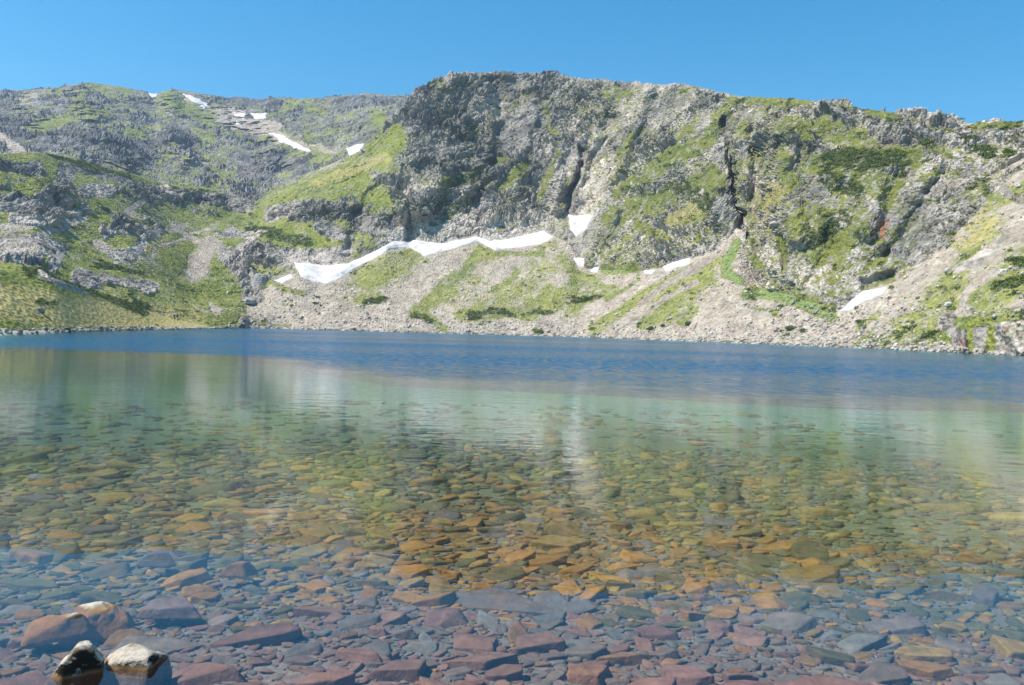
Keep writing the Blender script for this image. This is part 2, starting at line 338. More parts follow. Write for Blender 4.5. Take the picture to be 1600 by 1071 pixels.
# scree and its grass
put(S, [([(0, 360), (50, 350), (120, 335)], 10), ([(60, 372), (130, 340)], 8), ([(335, 375), (318, 400), (300, 430)], 20), ([(270, 290), (230, 310), (200, 325)], 6),
        ([(205, 330), (260, 360), (290, 350)], 6), ([(290, 370), (240, 395), (180, 410)], 5), ([(270, 350), (300, 370), (330, 380)], 6), ([(330, 480), (340, 490)], 8), ([(150, 380), (175, 392)], 9)], 1, front)
put(G, [([(0, 360), (50, 350), (120, 335)], 9), ([(60, 372), (130, 340)], 7), ([(335, 378), (318, 400), (302, 428)], 15), ([(270, 290), (230, 310), (200, 325)], 3.5), ([(205, 330), (260, 360), (290, 350)], 3.5), ([(290, 370), (240, 395), (180, 410)], 3), ([(270, 350), (300, 370), (330, 380)], 4), ([(330, 480), (340, 490)], 7), ([(150, 380), (175, 392)], 7), ([(395, 325), (350, 345), (300, 362)], 3)], .05, front)
put(S, [([(395, 325), (350, 345), (300, 362)], 4)], 1, front)
put(S, [([(400, 322), (440, 300), (500, 272), (560, 243)], 5), ([(560, 246), (590, 250)], 5)], .9, cliff)
put(G, [([(400, 322), (440, 300), (500, 272), (560, 243)], 4.5)], 0, cliff)
put(S, [([(355, 178), (390, 195), (425, 205)], 13), ([(300, 160), (345, 185)], 9), ([(430, 215), (520, 243)], 8), ([(0, 215), (30, 235)], 12), ([(40, 155), (52, 150)], 8)], 1, back)
put(G, [([(355, 178), (390, 195), (425, 205)], 12), ([(0, 215), (30, 235)], 12), ([(300, 160), (345, 185)], 7)], .05, back)
put(S, [([(1148, 320), (1160, 350), (1120, 395)], 8), ([(1180, 300), (1170, 340)], 12), ([(1600, 330), (1540, 400), (1450, 450), (1400, 480)], 45), ([(1600, 250), (1540, 280)], 6)], .9, front)
put(G, [([(1148, 330), (1160, 350), (1120, 395)], 8)], 0, front)
gs = [([(652, 395), (600, 425), (572, 440)], 11), ([(560, 468), (590, 460)], 8), ([(745, 395), (725, 425), (690, 455), (650, 490)], 11), ([(760, 392), (850, 395)], 6), ([(800, 420), (770, 450)], 7), ([(650, 485), (680, 500), (690, 512)], 9),
      ([(720, 492), (760, 487), (830, 490), (870, 478)], 11), ([(870, 470), (905, 440), (880, 400)], 11), ([(830, 475), (860, 455)], 11), ([(930, 460), (900, 480)], 9), ([(960, 450), (930, 470)], 8), ([(905, 430), (950, 450)], 6),
      ([(1135, 395), (1080, 420), (1040, 450), (990, 480), (930, 518)], 8), ([(1100, 430), (1060, 460), (1040, 490)], 15), ([(1020, 500), (1010, 508)], 12), ([(1080, 480), (1060, 500)], 9), ([(1000, 420), (1000, 440), (950, 470)], 5),
      ([(430, 445), (480, 460)], 4), ([(400, 505), (450, 511)], 4), ([(1170, 455), (1210, 470)], 10), ([(1240, 470), (1300, 492)], 8), ([(1180, 490), (1215, 495)], 4), ([(840, 515), (845, 520)], 5), ([(1340, 540), (1400, 530), (1480, 525)], 11),
      ([(1440, 490), (1490, 470)], 10), ([(1400, 505), (1440, 500)], 8), ([(1500, 420), (1470, 440)], 10), ([(1540, 350), (1500, 400)], 12), ([(1600, 290), (1560, 310)], 15), ([(1600, 400), (1560, 440), (1530, 470)], 14), ([(1370, 495), (1340, 515)], 6)]
put(G, [([(640, 395), (580, 430), (560, 460)], 34), ([(760, 400), (700, 460)], 34), ([(860, 390), (820, 450), (760, 480)], 34), ([(930, 430), (900, 480)], 30), ([(1100, 430), (1030, 490)], 34), ([(1480, 520), (1360, 535)], 22), ([(1540, 330), (1480, 450), (1420, 510)], 40), ([(1600, 400), (1560, 460)], 40)], .56, (REG <= 4) & (PX > 380), hard=.1)
chan = [([(1152, 342), (1110, 398), (1060, 440), (1000, 482)], 4.5), ([(1090, 440), (1000, 500), (960, 522)], 3)]
put(G, gs, .86, (REG <= 4) & (PX > 380), hard=.2)
put(G, [([(945, 419), (995, 421)], 8), ([(1145, 378), (1135, 400), (1132, 425), (1150, 440)], 8), ([(1165, 462), (1250, 470), (1300, 490)], 9), ([(1185, 465), (1260, 478)], 8)], 1.25, front)
put(S, [([(1145, 378), (1135, 400), (1132, 425)], 9)], 1, front)
put(G, chan, -.2, front); put(T, chan, -.9, REG <= 3)
# grass on the cliff
cg = [([(620, 215), (560, 262), (500, 290), (440, 318), (400, 335), (350, 352)], 20), ([(590, 262), (540, 285), (480, 310)], 20), ([(385, 355), (440, 372), (490, 380)], 10), ([(680, 318), (700, 318)], 8), ([(690, 290), (740, 275), (790, 250)], 9),
      ([(730, 320), (680, 345)], 8), ([(1130, 175), (1105, 215), (1060, 240), (1010, 262)], 11), ([(1060, 240), (1000, 280), (965, 300)], 12), ([(1110, 270), (1060, 300), (990, 325), (955, 345)], 16), ([(1000, 205), (965, 240)], 8), ([(950, 150), (985, 143)], 6),
      ([(1120, 280), (1100, 330), (1050, 345)], 11), ([(1080, 200), (1060, 215)], 8), ([(1140, 158), (1200, 160), (1260, 160)], 8), ([(1230, 205), (1290, 200), (1350, 225)], 18), ([(1270, 255), (1350, 258), (1420, 250)], 20), ([(1300, 290), (1380, 290)], 14),
      ([(1240, 345), (1290, 370), (1270, 400)], 15), ([(1300, 390), (1340, 370)], 13), ([(1180, 325), (1215, 300)], 9), ([(1370, 185), (1440, 205), (1480, 215)], 10), ([(1300, 170), (1380, 180)], 7), ([(1500, 205), (1590, 198)], 6), ([(1420, 225), (1470, 240)], 8),
      ([(1380, 320), (1400, 290)], 12), ([(1220, 230), (1235, 290)], 11), ([(1160, 200), (1180, 250)], 8), ([(850, 170), (870, 210)], 5), ([(820, 260), (780, 300)], 8), ([(1040, 375), (1000, 350)], 7), ([(1160, 390), (1180, 420)], 6), ([(1215, 370), (1225, 420)], 6), ([(870, 240), (850, 300), (840, 320)], 6)]
put(G, cg, .96, cliff & (PX > 300)); 
# bare rock in the left half
rk_ = [([(20, 342), (60, 350), (130, 325)], 8), ([(180, 352), (240, 365), (200, 395), (178, 395)], 10), ([(160, 362), (230, 350)], 9), ([(0, 385), (50, 380), (90, 392), (85, 415)], 12), ([(125, 430), (170, 440), (235, 452)], 11), ([(0, 400), (60, 405)], 9),
       ([(265, 305), (300, 305), (350, 315), (385, 318)], 13), ([(0, 260), (60, 262)], 9), ([(0, 315), (50, 325), (90, 300), (110, 275)], 13), ([(100, 262), (170, 268), (215, 290), (240, 305)], 11), ([(60, 325), (100, 320)], 9), ([(130, 300), (170, 300)], 8),
       ([(425, 335), (480, 325), (560, 330)], 11), ([(420, 330), (480, 335)], 10), ([(360, 400), (380, 430), (400, 460)], 17), ([(400, 400), (450, 408), (540, 400)], 14), ([(380, 385), (410, 360)], 7), ([(590, 275), (610, 285)], 8), ([(560, 340), (600, 360), (640, 350)], 18), ([(500, 350), (540, 370)], 12), ([(340, 360), (390, 365)], 6), ([(60, 430), (90, 440), (140, 462)], 4)]
put(G, rk_, .0, front & (PX < 660)); put(S, rk_, 0, front & (PX < 660))
put(G, [([(0, 250), (50, 246), (120, 252), (200, 272), (250, 292)], 6), ([(150, 412), (215, 424), (250, 444)], 5), ([(200, 345), (250, 352)], 4), ([(0, 300), (60, 292), (90, 262)], 6), ([(270, 290), (340, 296)], 4), ([(390, 350), (480, 362), (500, 375)], 8), ([(560, 300), (600, 310)], 9)], 1.0, front & (PX < 640))
orock = [([(1490, 420), (1520, 405), (1545, 385)], 7), ([(1560, 375), (1572, 362)], 7), ([(1570, 300), (1600, 320)], 8), ([(1560, 440), (1575, 435)], 5)]
put(G, orock, .1, front); put(S, orock, 0, front)
put(G, [([(1505, 500), (1560, 495), (1600, 490)], 10), ([(1530, 470), (1600, 440)], 18)], 1.0, front)
put(G, [([(1500, 520), (1508, 545)], 10), ([(1540, 520), (1533, 550)], 8), ([(1575, 515), (1595, 548)], 12)], .12, front); put(G, [([(1522, 512), (1522, 545)], 5), ([(1556, 512), (1552, 545)], 6)], .9, front); put(S, [([(1500, 515), (1600, 530)], 26)], 0, front)
# back mountain
put(G, [([(90, 140), (140, 135), (200, 142)], 7), ([(255, 150), (330, 185)], 12), ([(120, 170), (160, 180)], 10), ([(60, 195), (110, 190)], 12), ([(330, 270), (360, 270)], 9), ([(450, 235), (510, 250)], 9), ([(430, 170), (460, 165)], 9), ([(480, 160), (500, 175)], 9), ([(590, 180), (600, 200)], 10), ([(200, 210), (250, 205)], 8), ([(300, 230), (330, 220)], 10), ([(490, 212), (480, 215)], 7)], .78, back)
put(G, [([(60, 225), (130, 215), (230, 240)], 16), ([(270, 205), (300, 225)], 13), ([(380, 265), (440, 250), (470, 260)], 13), ([(340, 150), (430, 165)], 8), ([(530, 158), (600, 160)], 9), ([(100, 160), (60, 165)], 7), ([(0, 180), (30, 215)], 10)], .12, back)
# dark dense shrubs and dry grass
put(J, [([(730, 492), (775, 484), (800, 492)], 6), ([(830, 484), (862, 488)], 5), ([(570, 468), (600, 462)], 6), ([(650, 492), (670, 497)], 5), ([(890, 470), (940, 465)], 5), ([(1300, 250), (1400, 258)], 18), ([(1290, 280), (1340, 300)], 14), ([(1560, 450), (1600, 440)], 7),
        ([(390, 358), (480, 378)], 9), ([(640, 320), (720, 335)], 12), ([(1060, 290), (1110, 320)], 14), ([(980, 300), (1040, 290)], 10), ([(1320, 350), (1260, 380)], 12), ([(40, 425), (120, 445), (230, 488)], 6), ([(60, 470), (90, 475)], 3), ([(150, 412), (220, 428)], 4), ([(1560, 400), (1600, 420)], 5),
        ([(200, 350), (240, 350)], 4), ([(270, 292), (340, 300)], 5), ([(1390, 200), (1450, 230)], 9), ([(1150, 165), (1130, 180)], 8), ([(700, 290), (780, 270)], 8), ([(80, 240), (140, 256), (200, 276)], 5), ([(1500, 225), (1540, 240)], 8)], .95, front)
put(Y_, [([(-40, 462), (60, 478), (140, 493), (230, 505), (300, 511)], 27), ([(1540, 345), (1500, 370)], 16), ([(1210, 300), (1200, 340)], 18), ([(1090, 320), (1050, 345)], 15), ([(250, 380), (200, 400)], 12), ([(600, 245), (500, 290)], 8), ([(770, 330), (830, 300)], 12)], .9, front)
# rock tone; dark strokes in gullies and under the spur paint shade
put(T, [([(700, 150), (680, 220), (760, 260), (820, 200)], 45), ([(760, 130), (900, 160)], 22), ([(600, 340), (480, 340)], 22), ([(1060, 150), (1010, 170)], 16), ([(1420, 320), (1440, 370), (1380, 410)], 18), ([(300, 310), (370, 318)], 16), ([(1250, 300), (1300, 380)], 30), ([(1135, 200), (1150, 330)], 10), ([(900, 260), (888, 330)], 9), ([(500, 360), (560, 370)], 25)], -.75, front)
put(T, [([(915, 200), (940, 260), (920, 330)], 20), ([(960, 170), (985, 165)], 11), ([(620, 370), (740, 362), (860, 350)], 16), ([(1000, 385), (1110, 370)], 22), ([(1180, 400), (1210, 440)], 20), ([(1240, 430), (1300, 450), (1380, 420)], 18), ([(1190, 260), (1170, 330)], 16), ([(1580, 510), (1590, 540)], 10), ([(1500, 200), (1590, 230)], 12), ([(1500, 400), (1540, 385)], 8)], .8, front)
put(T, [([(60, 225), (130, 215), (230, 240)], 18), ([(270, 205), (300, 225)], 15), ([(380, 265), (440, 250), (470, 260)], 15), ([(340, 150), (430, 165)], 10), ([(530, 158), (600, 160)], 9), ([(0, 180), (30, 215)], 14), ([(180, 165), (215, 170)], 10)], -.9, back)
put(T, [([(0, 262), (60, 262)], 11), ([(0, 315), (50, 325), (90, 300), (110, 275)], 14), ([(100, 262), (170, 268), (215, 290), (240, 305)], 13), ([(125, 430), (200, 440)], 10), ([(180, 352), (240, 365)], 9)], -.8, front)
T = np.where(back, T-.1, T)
# keep the relief flat where snow will lie
SNOW = [
 ('long curving band of old snow along the foot of the big cliff', [(458,411),(470,433),(497,444),(515,444),(540,431),(580,406),(610,389),(640,386),(665,400),(700,391),(745,379),(775,392),(800,385),(845,383),(867,371),(850,362),(810,369),(765,377),(745,369),(690,379),(650,375),(620,376),(590,389),(545,412),(510,417)]),
 ('small snow sliver beside the lower tip of the long snow band', [(427,439),(455,429),(460,435),(440,444)]),
 ('broad snow plug at the mouth of the narrow cliff gully', [(887,336),(926,338),(917,358),(903,372),(892,360)]),
 ('small square snow patch just below the snow plug', [(896,403),(915,404),(914,418),(905,417)]),
 ('tiny snow scrap beside the bright green grass patch below the cliff', [(919,417),(937,417),(932,425),(922,424)]),
 ('tiny snow scrap under the cliff between grass patch and narrow snow strip', [(1006,424),(1026,423),(1020,430),(1008,430)]),
 ('narrow slanting snow strip at the cliff foot above the bare scree', [(1034,419),(1060,409),(1079,403),(1076,411),(1040,425)]),
 ('rounded snow patch under the cave-like hollow of the rightmost cliff', [(1309,488),(1330,470),(1350,456),(1391,450),(1376,466),(1340,479),(1325,487)])]
SNOWB = [
 ('small snow triangle in the notch of the far skyline ridge', [(229,146),(248,146),(239,157)]),
 ('thin snow streak running down from the far skyline beside grassy knob', [(282,144),(300,150),(327,161),(324,167),(300,158)]),
 ('small snow spot just under the thin snow streak', [(310,163),(323,168),(319,173)]),
 ('small snow strip below the dark crags of the far ridge', [(364,176),(386,178),(380,184),(369,184)]),
 ('white snow wedge under the dark crags at the top of the far scree', [(389,175),(418,176),(417,184),(400,185)]),
 ('tiny snow dot in the pale scree of the far ridge', [(368,189),(378,190),(376,196),(370,195)]),
 ('long slanting snow tongue across the far mountain hollow', [(419,206),(436,210),(455,218),(488,238),(478,239),(440,224)]),
 ('snow patch in the saddle where the grassy spur meets the cliff', [(541,233),(569,225),(562,239),(545,244)])]
def inpoly(poly, X, Y):
    a = np.array(poly, float); c = np.zeros(len(X), bool); d = np.full(len(X), 1e9)
    for (x0, y0), (x1, y1) in zip(a, np.roll(a, -1, 0)):
        cond = ((y0 > Y) != (y1 > Y)) & (X < (x1-x0)*(Y-y0)/((y1-y0) if y1 != y0 else 1e-9)+x0); c ^= cond
        dx, dy = x1-x0, y1-y0; t = np.clip(((X-x0)*dx+(Y-y0)*dy)/(dx*dx+dy*dy+1e-9), 0, 1); d = np.minimum(d, np.hypot(X-x0-t*dx, Y-y0-t*dy))
    return np.where(c, d, -d)
SN = np.zeros(len(P0), f32)
snow_sd = []
sx_, sy_ = PX+wx*3+fbm(P0, 5, 3, 77)*2.2, PY+wy*3+fbm(P0, 5, 3, 78)*2
for lab, poly, ok in [(l, p, (REG >= 3) & (REG <= 5)) for l, p in SNOW]+[(l, p, REG >= 6) for l, p in SNOWB]:
    a = np.array(poly); idx = np.nonzero(ok & (PX > a[:, 0].min()-14) & (PX < a[:, 0].max()+14) & (PY > a[:, 1].min()-12) & (PY < a[:, 1].max()+12))[0]
    sd = inpoly(poly, sx_[idx], sy_[idx]); snow_sd.append((lab, idx, sd, poly)); SN[idx] = np.maximum(SN[idx], sstep(-4, 1, sd))
# break the grass edges up with noise, less on open slopes
n_big = fbm(P0, (15, 15, 11), 4, 21, .6); n_fine = fbm(P0, (3.2, 3.2, 2.4), 4, 91, .65)
slope_noise = np.where(back, .95, np.where(cliff, np.where(PX < 640, .6, .95), .5))
n_tuft = fbm(P0, (1.3, 1.3, 1.0), 3, 191, .6)
g = G+(n_big*.5+n_fine*.5)*slope_noise+n_tuft*np.where(cliff, .42, .3)
GR = sstep(.36, .66, g)
GR *= (1-SN)
ROCKY = (1-np.clip(GR*.8, 0, 1))*(1-SN)*np.where(S > .5, .12, 1)
ROCKY = np.where((REG <= 2) & (PX < 372), .06, ROCKY)
ROCKY = np.where(REG == 6, .3, ROCKY)

# ------------------------------------------------------------------ carve gullies and raise ribs, then roughen
dD = np.zeros(len(P0))
vx, vy = PX+wx*17, PY+wy*8; dmod = .55+.75*sstep(-.35, .35, fbm(P0, 12, 3, 66))
def carve(pts, wd, dep, ok=None):
    i, m_ = stroke(pts, wd, cliff | (REG == 3) if ok is None else ok, vx, vy, .1); dD[i] += dep*m_*dmod[i]
carve([(1128, 185), (1138, 220), (1143, 265), (1146, 300), (1157, 335), (1152, 352)], 7, 9)
carve([(1108, 205), (1116, 250), (1124, 300), (1130, 345)], 16, -5)
carve([(1180, 210), (1185, 270), (1175, 330)], 14, 5)
carve([(908, 235), (905, 265), (892, 300), (886, 330)], 6, 7); carve([(870, 225), (868, 280), (872, 325)], 13, -6)
carve([(1470, 275), (1446, 300)], 9, 1.5); carve([(1432, 325), (1412, 372)], 11, 1.8); carve([(1385, 398), (1350, 425)], 10, 1.6); carve([(1455, 262), (1425, 305)], 14, -2.5); carve([(1400, 345), (1375, 385)], 14, -2)
carve([(1350, 445), (1400, 432)], 9, 5)
carve([(1205, 415), (1240, 440), (1245, 460)], 13, -3); carve([(1215, 370), (1222, 420)], 8, 2)
carve([(1275, 440), (1310, 460)], 16, -4)
carve([(270, 296), (320, 298), (360, 306), (400, 318)], 7, -6, front); carve([(310, 318), (380, 332)], 9, 5, front)
carve([(960, 335), (940, 370), (925, 410)], 10, -5)
carve([(1010, 145), (990, 200), (960, 260)], 12, -5); carve([(950, 190), (930, 260), (910, 320)], 16, 6)
carve([(700, 130), (720, 200), (700, 260), (640, 330)], 22, -7); carve([(770, 130), (790, 190), (765, 260), (730, 330)], 14, 7)
carve([(830, 140), (825, 220), (800, 300)], 16, -5); carve([(600, 290), (560, 330), (545, 400)], 14, 5); carve([(640, 330), (640, 372)], 10, 5)
carve([(420, 328), (500, 322), (560, 318)], 9, -4); carve([(1230, 205), (1225, 300), (1240, 370)], 20, -6); carve([(1320, 300), (1290, 380), (1270, 430)], 18, 4); carve([(1370, 280), (1350, 360)], 20, -5)
carve([(1505, 510), (1510, 545)], 9, -1.5, REG <= 3); carve([(1575, 510), (1595, 548)], 12, -1.5, REG <= 3)
carve([(240, 150), (262, 200), (300, 240)], 12, 12, back); carve([(330, 170), (400, 210), (440, 260)], 26, 16, back); carve([(270, 150), (250, 200), (290, 250)], 18, -14, back); carve([(120, 140), (150, 210), (200, 250)], 26, -20, back); carve([(20, 150), (60, 200)], 22, 14, back)
for pl, wd, dp in ((([(40, 425), (130, 450)]), 6, -.8),):
    carve(pl, wd, dp, REG == 1)
Dn = Dg.ravel()+dD; Zn = CH+(Zg.ravel()-CH)*Dn/Dg.ravel()
P1 = toP(Dn.reshape(nv, nu), Zn.reshape(nv, nu))
def normals(P):
    du = np.gradient(P, axis=1); dv = np.gradient(P, axis=0); n = np.cross(du, dv)
    n /= np.linalg.norm(n, axis=2, keepdims=True)+1e-9
    return n
Pf = P1.reshape(-1, 3)
nb = normals(np.stack([blur(blur(P1[..., k], 15, 0), 15, 1) for k in range(3)], -1)).reshape(-1, 3)
tilt = Pf.copy(); tilt[:, 2] += .35*tilt[:, 0]           # dipping strata
farS = np.where(back, 2.0, 1.0)
Q = tilt/farS[:, None]
rid = fbm(Q, (26, 26, 38), 5, 5, .52, True)
F1, F2, ID = worley(Q+2.2*np.stack([n_fine, n_big, n_fine], 1), (8.5, 8.5, 12), 31)
G1, G2, IE = worley(Q+.8*np.stack([n_big, n_fine, n_big], 1), (3.3, 3.3, 4.4), 41)
H1, H2, IH = worley(Q, (1.5, 1.5, 1.8), 61)
fineS = np.where(back, .5, 1.); P1r = Pf
rid2 = fbm(Q, (5, 5, 9), 4, 105, .6, True)
ca, sa = math.cos(.62), math.sin(.62); Qs = np.stack([P1r[:, 0]*ca+P1r[:, 2]*sa, P1r[:, 1], -P1r[:, 0]*sa+P1r[:, 2]*ca], 1)
L1, L2, IL = worley(Qs+1.2*np.stack([n_big, n_fine, n_fine], 1), (9, 9, 2.3), 71)
V1, V2, IV = worley(Qs+.8*np.stack([n_fine, n_big, n_fine], 1), (2.6, 3, 9), 81)
wst = np.where(back, 1, sstep(-.15, .15, fbm(P1r, 45, 2, 88))); B1_, B2_, IB = worley(Qs+3*np.stack([n_big, n_fine, n_big], 1), (17, 15, 11), 171)
strata = (IB-.5)*3.2+((IL-.5)*2.0-.6*(1-sstep(0, .2, L2-L1)))*wst+((IV-.5)*1.9-.7*(1-sstep(0, .2, V2-V1)))*(1-wst)
crag = strata*fineS+rid*3.0+(ID-.5)*2.0-1.2*(1-sstep(0, .18, F2-F1))+fineS*(rid2*1.25+(IE-.5)*.5-.2*(1-sstep(0, .2, G2-G1))+(IH-.5)*.45)
crag = crag*np.where(back, 1.6, 1)
gentle = n_big*.9+n_fine*.25
bankn = fbm(Pf, 12, 3, 15)*.22
shoref = np.clip((Dg-kS[0][None])/8, 0, 1).ravel()
mac = sstep(-.22, .22, fbm(Pf, (26, 26, 34), 3, 444)); macro = .35+.85*mac
amp = ROCKY*macro*np.where(cliff | back, 1, .65)*np.where((REG <= 2) & (PX > 1400), .3, 1)
topsoft = np.ones(nv); topsoft[ro[6]-10:ro[6]+3] = np.linspace(1, .45, 13); topsoft[ro[8]-8:ro[8]+1] = np.linspace(1, .5, 9); topsoft = np.repeat(topsoft, nu)
bankm = (REG <= 2) & (PX < 372)
disp = (crag*amp+gentle*(1-amp)*np.where(back, 2, 1))*topsoft
disp = np.where(bankm, bankn, disp)
disp = np.where(REG <= 1, disp*np.clip((Dg-kS[0][None]).ravel()/4, 0, 1), disp)
disp += np.where((REG >= 3) & (S > .5), (IH-.5)*.12+(IE-.5)*.12, 0)*shoref*(1-SN)
P2 = Pf+nb*disp[:, None]
P2g = P2.reshape(nv, nu, 3)
nf = normals(P2g).reshape(-1, 3); ledge = nf[:, 2]-nb[:, 2]
GR = np.where(cliff | back, sstep(.36, .62, g+np.clip(ledge*1.1, -.5, .45))*(1-SN), GR)

# ------------------------------------------------------------------ colours (albedo, plus gully shade painted into the rock)
def lerp(a, b, t): return a+(b-a)*np.asarray(t)[:, None]
c = lambda *v: np.array(v, float)[None]
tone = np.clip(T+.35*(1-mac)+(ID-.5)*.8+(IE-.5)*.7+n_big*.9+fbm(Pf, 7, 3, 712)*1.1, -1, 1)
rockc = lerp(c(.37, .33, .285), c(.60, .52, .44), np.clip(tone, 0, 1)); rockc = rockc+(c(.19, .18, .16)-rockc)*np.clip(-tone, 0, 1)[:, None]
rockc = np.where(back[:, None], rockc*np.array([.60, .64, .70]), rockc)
crk = fbm(Q+1.5*n_fine[:, None], (2.6, 2.6, 5), 4, 611, .6, True)
rockc *= (1-.4*sstep(.4, .75, crk))[:, None]*(.78+.44*IH[:, None])
lich = sstep(.1, .5, fbm(Q, 6, 4, 201)); rockc = lerp(rockc, c(.20, .20, .08), lich*.3)
rust = sstep(.35, .6, fbm(Q, 10, 4, 301)); rockc = lerp(rockc, c(.30, .21, .13), rust*.4)
scr = lerp(c(.35, .29, .225), c(.52, .445, .355), np.clip(.5+n_fine*.9+(IH-.5)*.9, 0, 1)); scr *= (.82+.36*IE[:, None])*(1+.3*np.clip(T, -1, 0)*(REG <= 3))[:, None]
gr = lerp(c(.135, .18, .022), c(.29, .30, .050), np.clip(.45+n_big*.6+n_fine*.8+Y_*.3, 0, 1))
gr = lerp(gr, c(.52, .42, .15), Y_*np.clip(np.where(bankm, 1.1, .8)+n_fine*.6, 0, 1)*np.where(bankm, 1, .7))
jj = sstep(.4, .8, J+n_fine*.9+n_tuft*.5+n_big*.3)*.85; jspot = (~bankm)*sstep(.30, .55, fbm(Q, 5, 4, 401, .6)+np.where(cliff & (PX > 640), .12, 0))*.5
gr = lerp(gr, c(.075, .105, .026), np.maximum(jj, jspot*(1-Y_)))
base = lerp(rockc, scr, sstep(.4, .6, S+n_fine*.3))
gr = gr*np.where(cliff & (PX > 640), .72, 1)[:, None]
brt = sstep(1.08, 1.2, G)*(REG <= 3)*(PX > 420); brt = brt[:, None]; gr = gr*(1-brt)+brt*np.array([[.17, .26, .05]])
colr = lerp(base, gr, GR*np.where(S > .5, .82, .92))
# stony specks in the grass
speck = sstep(.62, .75, IH)*sstep(.0, .5, fbm(Q, 14, 3, 501)+.3)*(1-brt[:, 0])
colr = lerp(colr, c(.38, .35, .31), speck*.55*np.where(bankm, .25, 1))
# wet stony rim at the water
rim = (1-sstep(.25, .7, P2[:, 2]+n_fine*.3))*(REG <= 1)
colr = lerp(colr, lerp(c(.13, .12, .10), c(.42, .38, .33), (IH > .5)*1.), rim)
red = np.zeros(len(P0), f32); put(red, [([(1502, 528), (1510, 538)], 3.5), ([(1578, 513), (1579, 518)], 2), ([(1380, 350), (1375, 372)], 5)], .7, front); colr = lerp(colr, c(.34, .13, .07), red)
colr = np.clip(colr, .01, .9)

def grid_faces(r0_, r1_, c0=0, c1=None):
    c1 = nu if c1 is None else c1
    i, j = np.meshgrid(np.arange(r0_, r1_-1), np.arange(c0, c1-1), indexing='ij'); a = (i*nu+j).ravel()
    return np.stack([a, a+1, a+nu+1, a+nu], 1)
def piece(name, F, mat, sm_=True):
    u, inv = np.unique(F.ravel(), return_inverse=True)
    return mesh(name, P2[u], inv.reshape(F.shape), mat, colr[u], smooth=sm_)
fr_ = grid_faces(0, ro[7]); cb = np.searchsorted(Xc, 366)
fc = fr_[:, 0] % nu; frow = fr_[:, 0]//nu
isbank = (fc < cb) & (frow < ro[3])
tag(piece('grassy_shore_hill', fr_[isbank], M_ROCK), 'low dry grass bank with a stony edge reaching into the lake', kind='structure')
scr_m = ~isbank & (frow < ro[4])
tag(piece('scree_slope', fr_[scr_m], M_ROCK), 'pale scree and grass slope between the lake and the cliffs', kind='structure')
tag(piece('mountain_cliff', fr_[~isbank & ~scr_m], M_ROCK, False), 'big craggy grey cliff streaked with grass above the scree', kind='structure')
tag(piece('far_mountain', grid_faces(ro[7]-1, nv), M_FAR, False), 'farther bluish rocky ridge with snow spots on the skyline', kind='structure')

# ------------------------------------------------------------------ snow patches
sm = np.stack([blur(blur(P2g[..., k], 7, 0), 7, 1) for k in range(3)], -1).reshape(-1, 3)
for lab, idx, sd, poly in snow_sd:
    full = np.full(nv*nu, -9., f32); full[idx] = sd
    i = idx[(idx % nu < nu-1) & (idx//nu < nv-1)]
    F = np.stack([i, i+1, i+nu+1, i+nu], 1); F = F[(full[F].max(1) > -2.5)]
    if not len(F): continue
    left_ = set(F[:, 0].tolist()); bestc = []
    while left_:
        st = [left_.pop()]; comp = list(st)
        while st:
            q = st.pop()
            for r_ in (q+1, q-1, q+nu, q-nu):
                if r_ in left_: left_.discard(r_); st.append(r_); comp.append(r_)
        if len(comp) > len(bestc): bestc = comp
    F = F[np.isin(F[:, 0], bestc)]
    u, inv = np.unique(F.ravel(), return_inverse=True)
    far_ = REG[u].max() >= 6
    off = np.interp(full[u], [-2.5, -.6, .8, 6], [-1.6, -.4, .22, .6])*(1.8 if far_ else 1)
    V = sm[u]*.6+P2[u]*.4+nb[u]*off[:, None]
    o_ = V.mean(0); o = mesh('snow_patch', V-o_, inv.reshape(F.shape), M_SNOW); o.location = o_
    tag(o, lab, 'snow', 'snow patches left on the mountain')

# ------------------------------------------------------------------ stones: rounded-off polyhedra
def ico(n):
    import bmesh
    bm = bmesh.new(); bmesh.ops.create_icosphere(bm, subdivisions=n, radius=1)
    V = np.array([v.co[:] for v in bm.verts]); F = np.array([[v.index for v in f.verts] for f in bm.faces]); bm.free(); return V, F
ICO = {n: ico(n+1) for n in (1, 2, 3, 4)}
def stone(a, b, t, lod=2, nside=6, p=14, rg=rng, rough=.04, tilt=.12, planes=None, slant=(-.15, .45)):
    V, F = ICO[lod]; d = V*np.array([a, b, t]); d = d/np.linalg.norm(d, axis=1, keepdims=True)
    pl = []
    for s_, h_ in ((1, t*rg.uniform(.7, 1)), (-1, t)):
        n = np.array([rg.normal()*tilt, rg.normal()*tilt, s_]); pl.append((n/np.linalg.norm(n), h_))
    if rg.random() < .5:
        n = np.array([rg.normal()*.5, rg.normal()*.5, 1.]); pl.append((n/np.linalg.norm(n), t*rg.uniform(.85, 1.1)))
    if planes:
        pl = [(np.array(q[:3])/np.linalg.norm(q[:3]), q[3]) for q in planes]; nside = 0
    a0 = rg.uniform(0, 6.28)
    for k in range(nside):
        th = a0+6.283*(k+rg.uniform(-.3, .3))/nside; n = np.array([math.cos(th)/a, math.sin(th)/b, 0]); n /= np.linalg.norm(n)
        h_ = math.hypot(n[0]*a, n[1]*b)*rg.uniform(.72, .98); n[2] = rg.uniform(*slant); n /= np.linalg.norm(n); pl.append((n, h_))
    s = 0
    for n, h_ in pl: s = s+(np.maximum(d@n, 0)/h_)**p
    P = d/(s**(1/p))[:, None]
    if lod >= 2:
        nn = P/np.linalg.norm(P, axis=1, keepdims=True); o = rg.uniform(0, 99, 3)
        P = P+nn*(fbm(P+o, a*.55, 4, 7)*rough*min(a, b)*(1.6 if lod > 2 else 1))[:, None]*np.array([1, 1, .7])
    return P, F

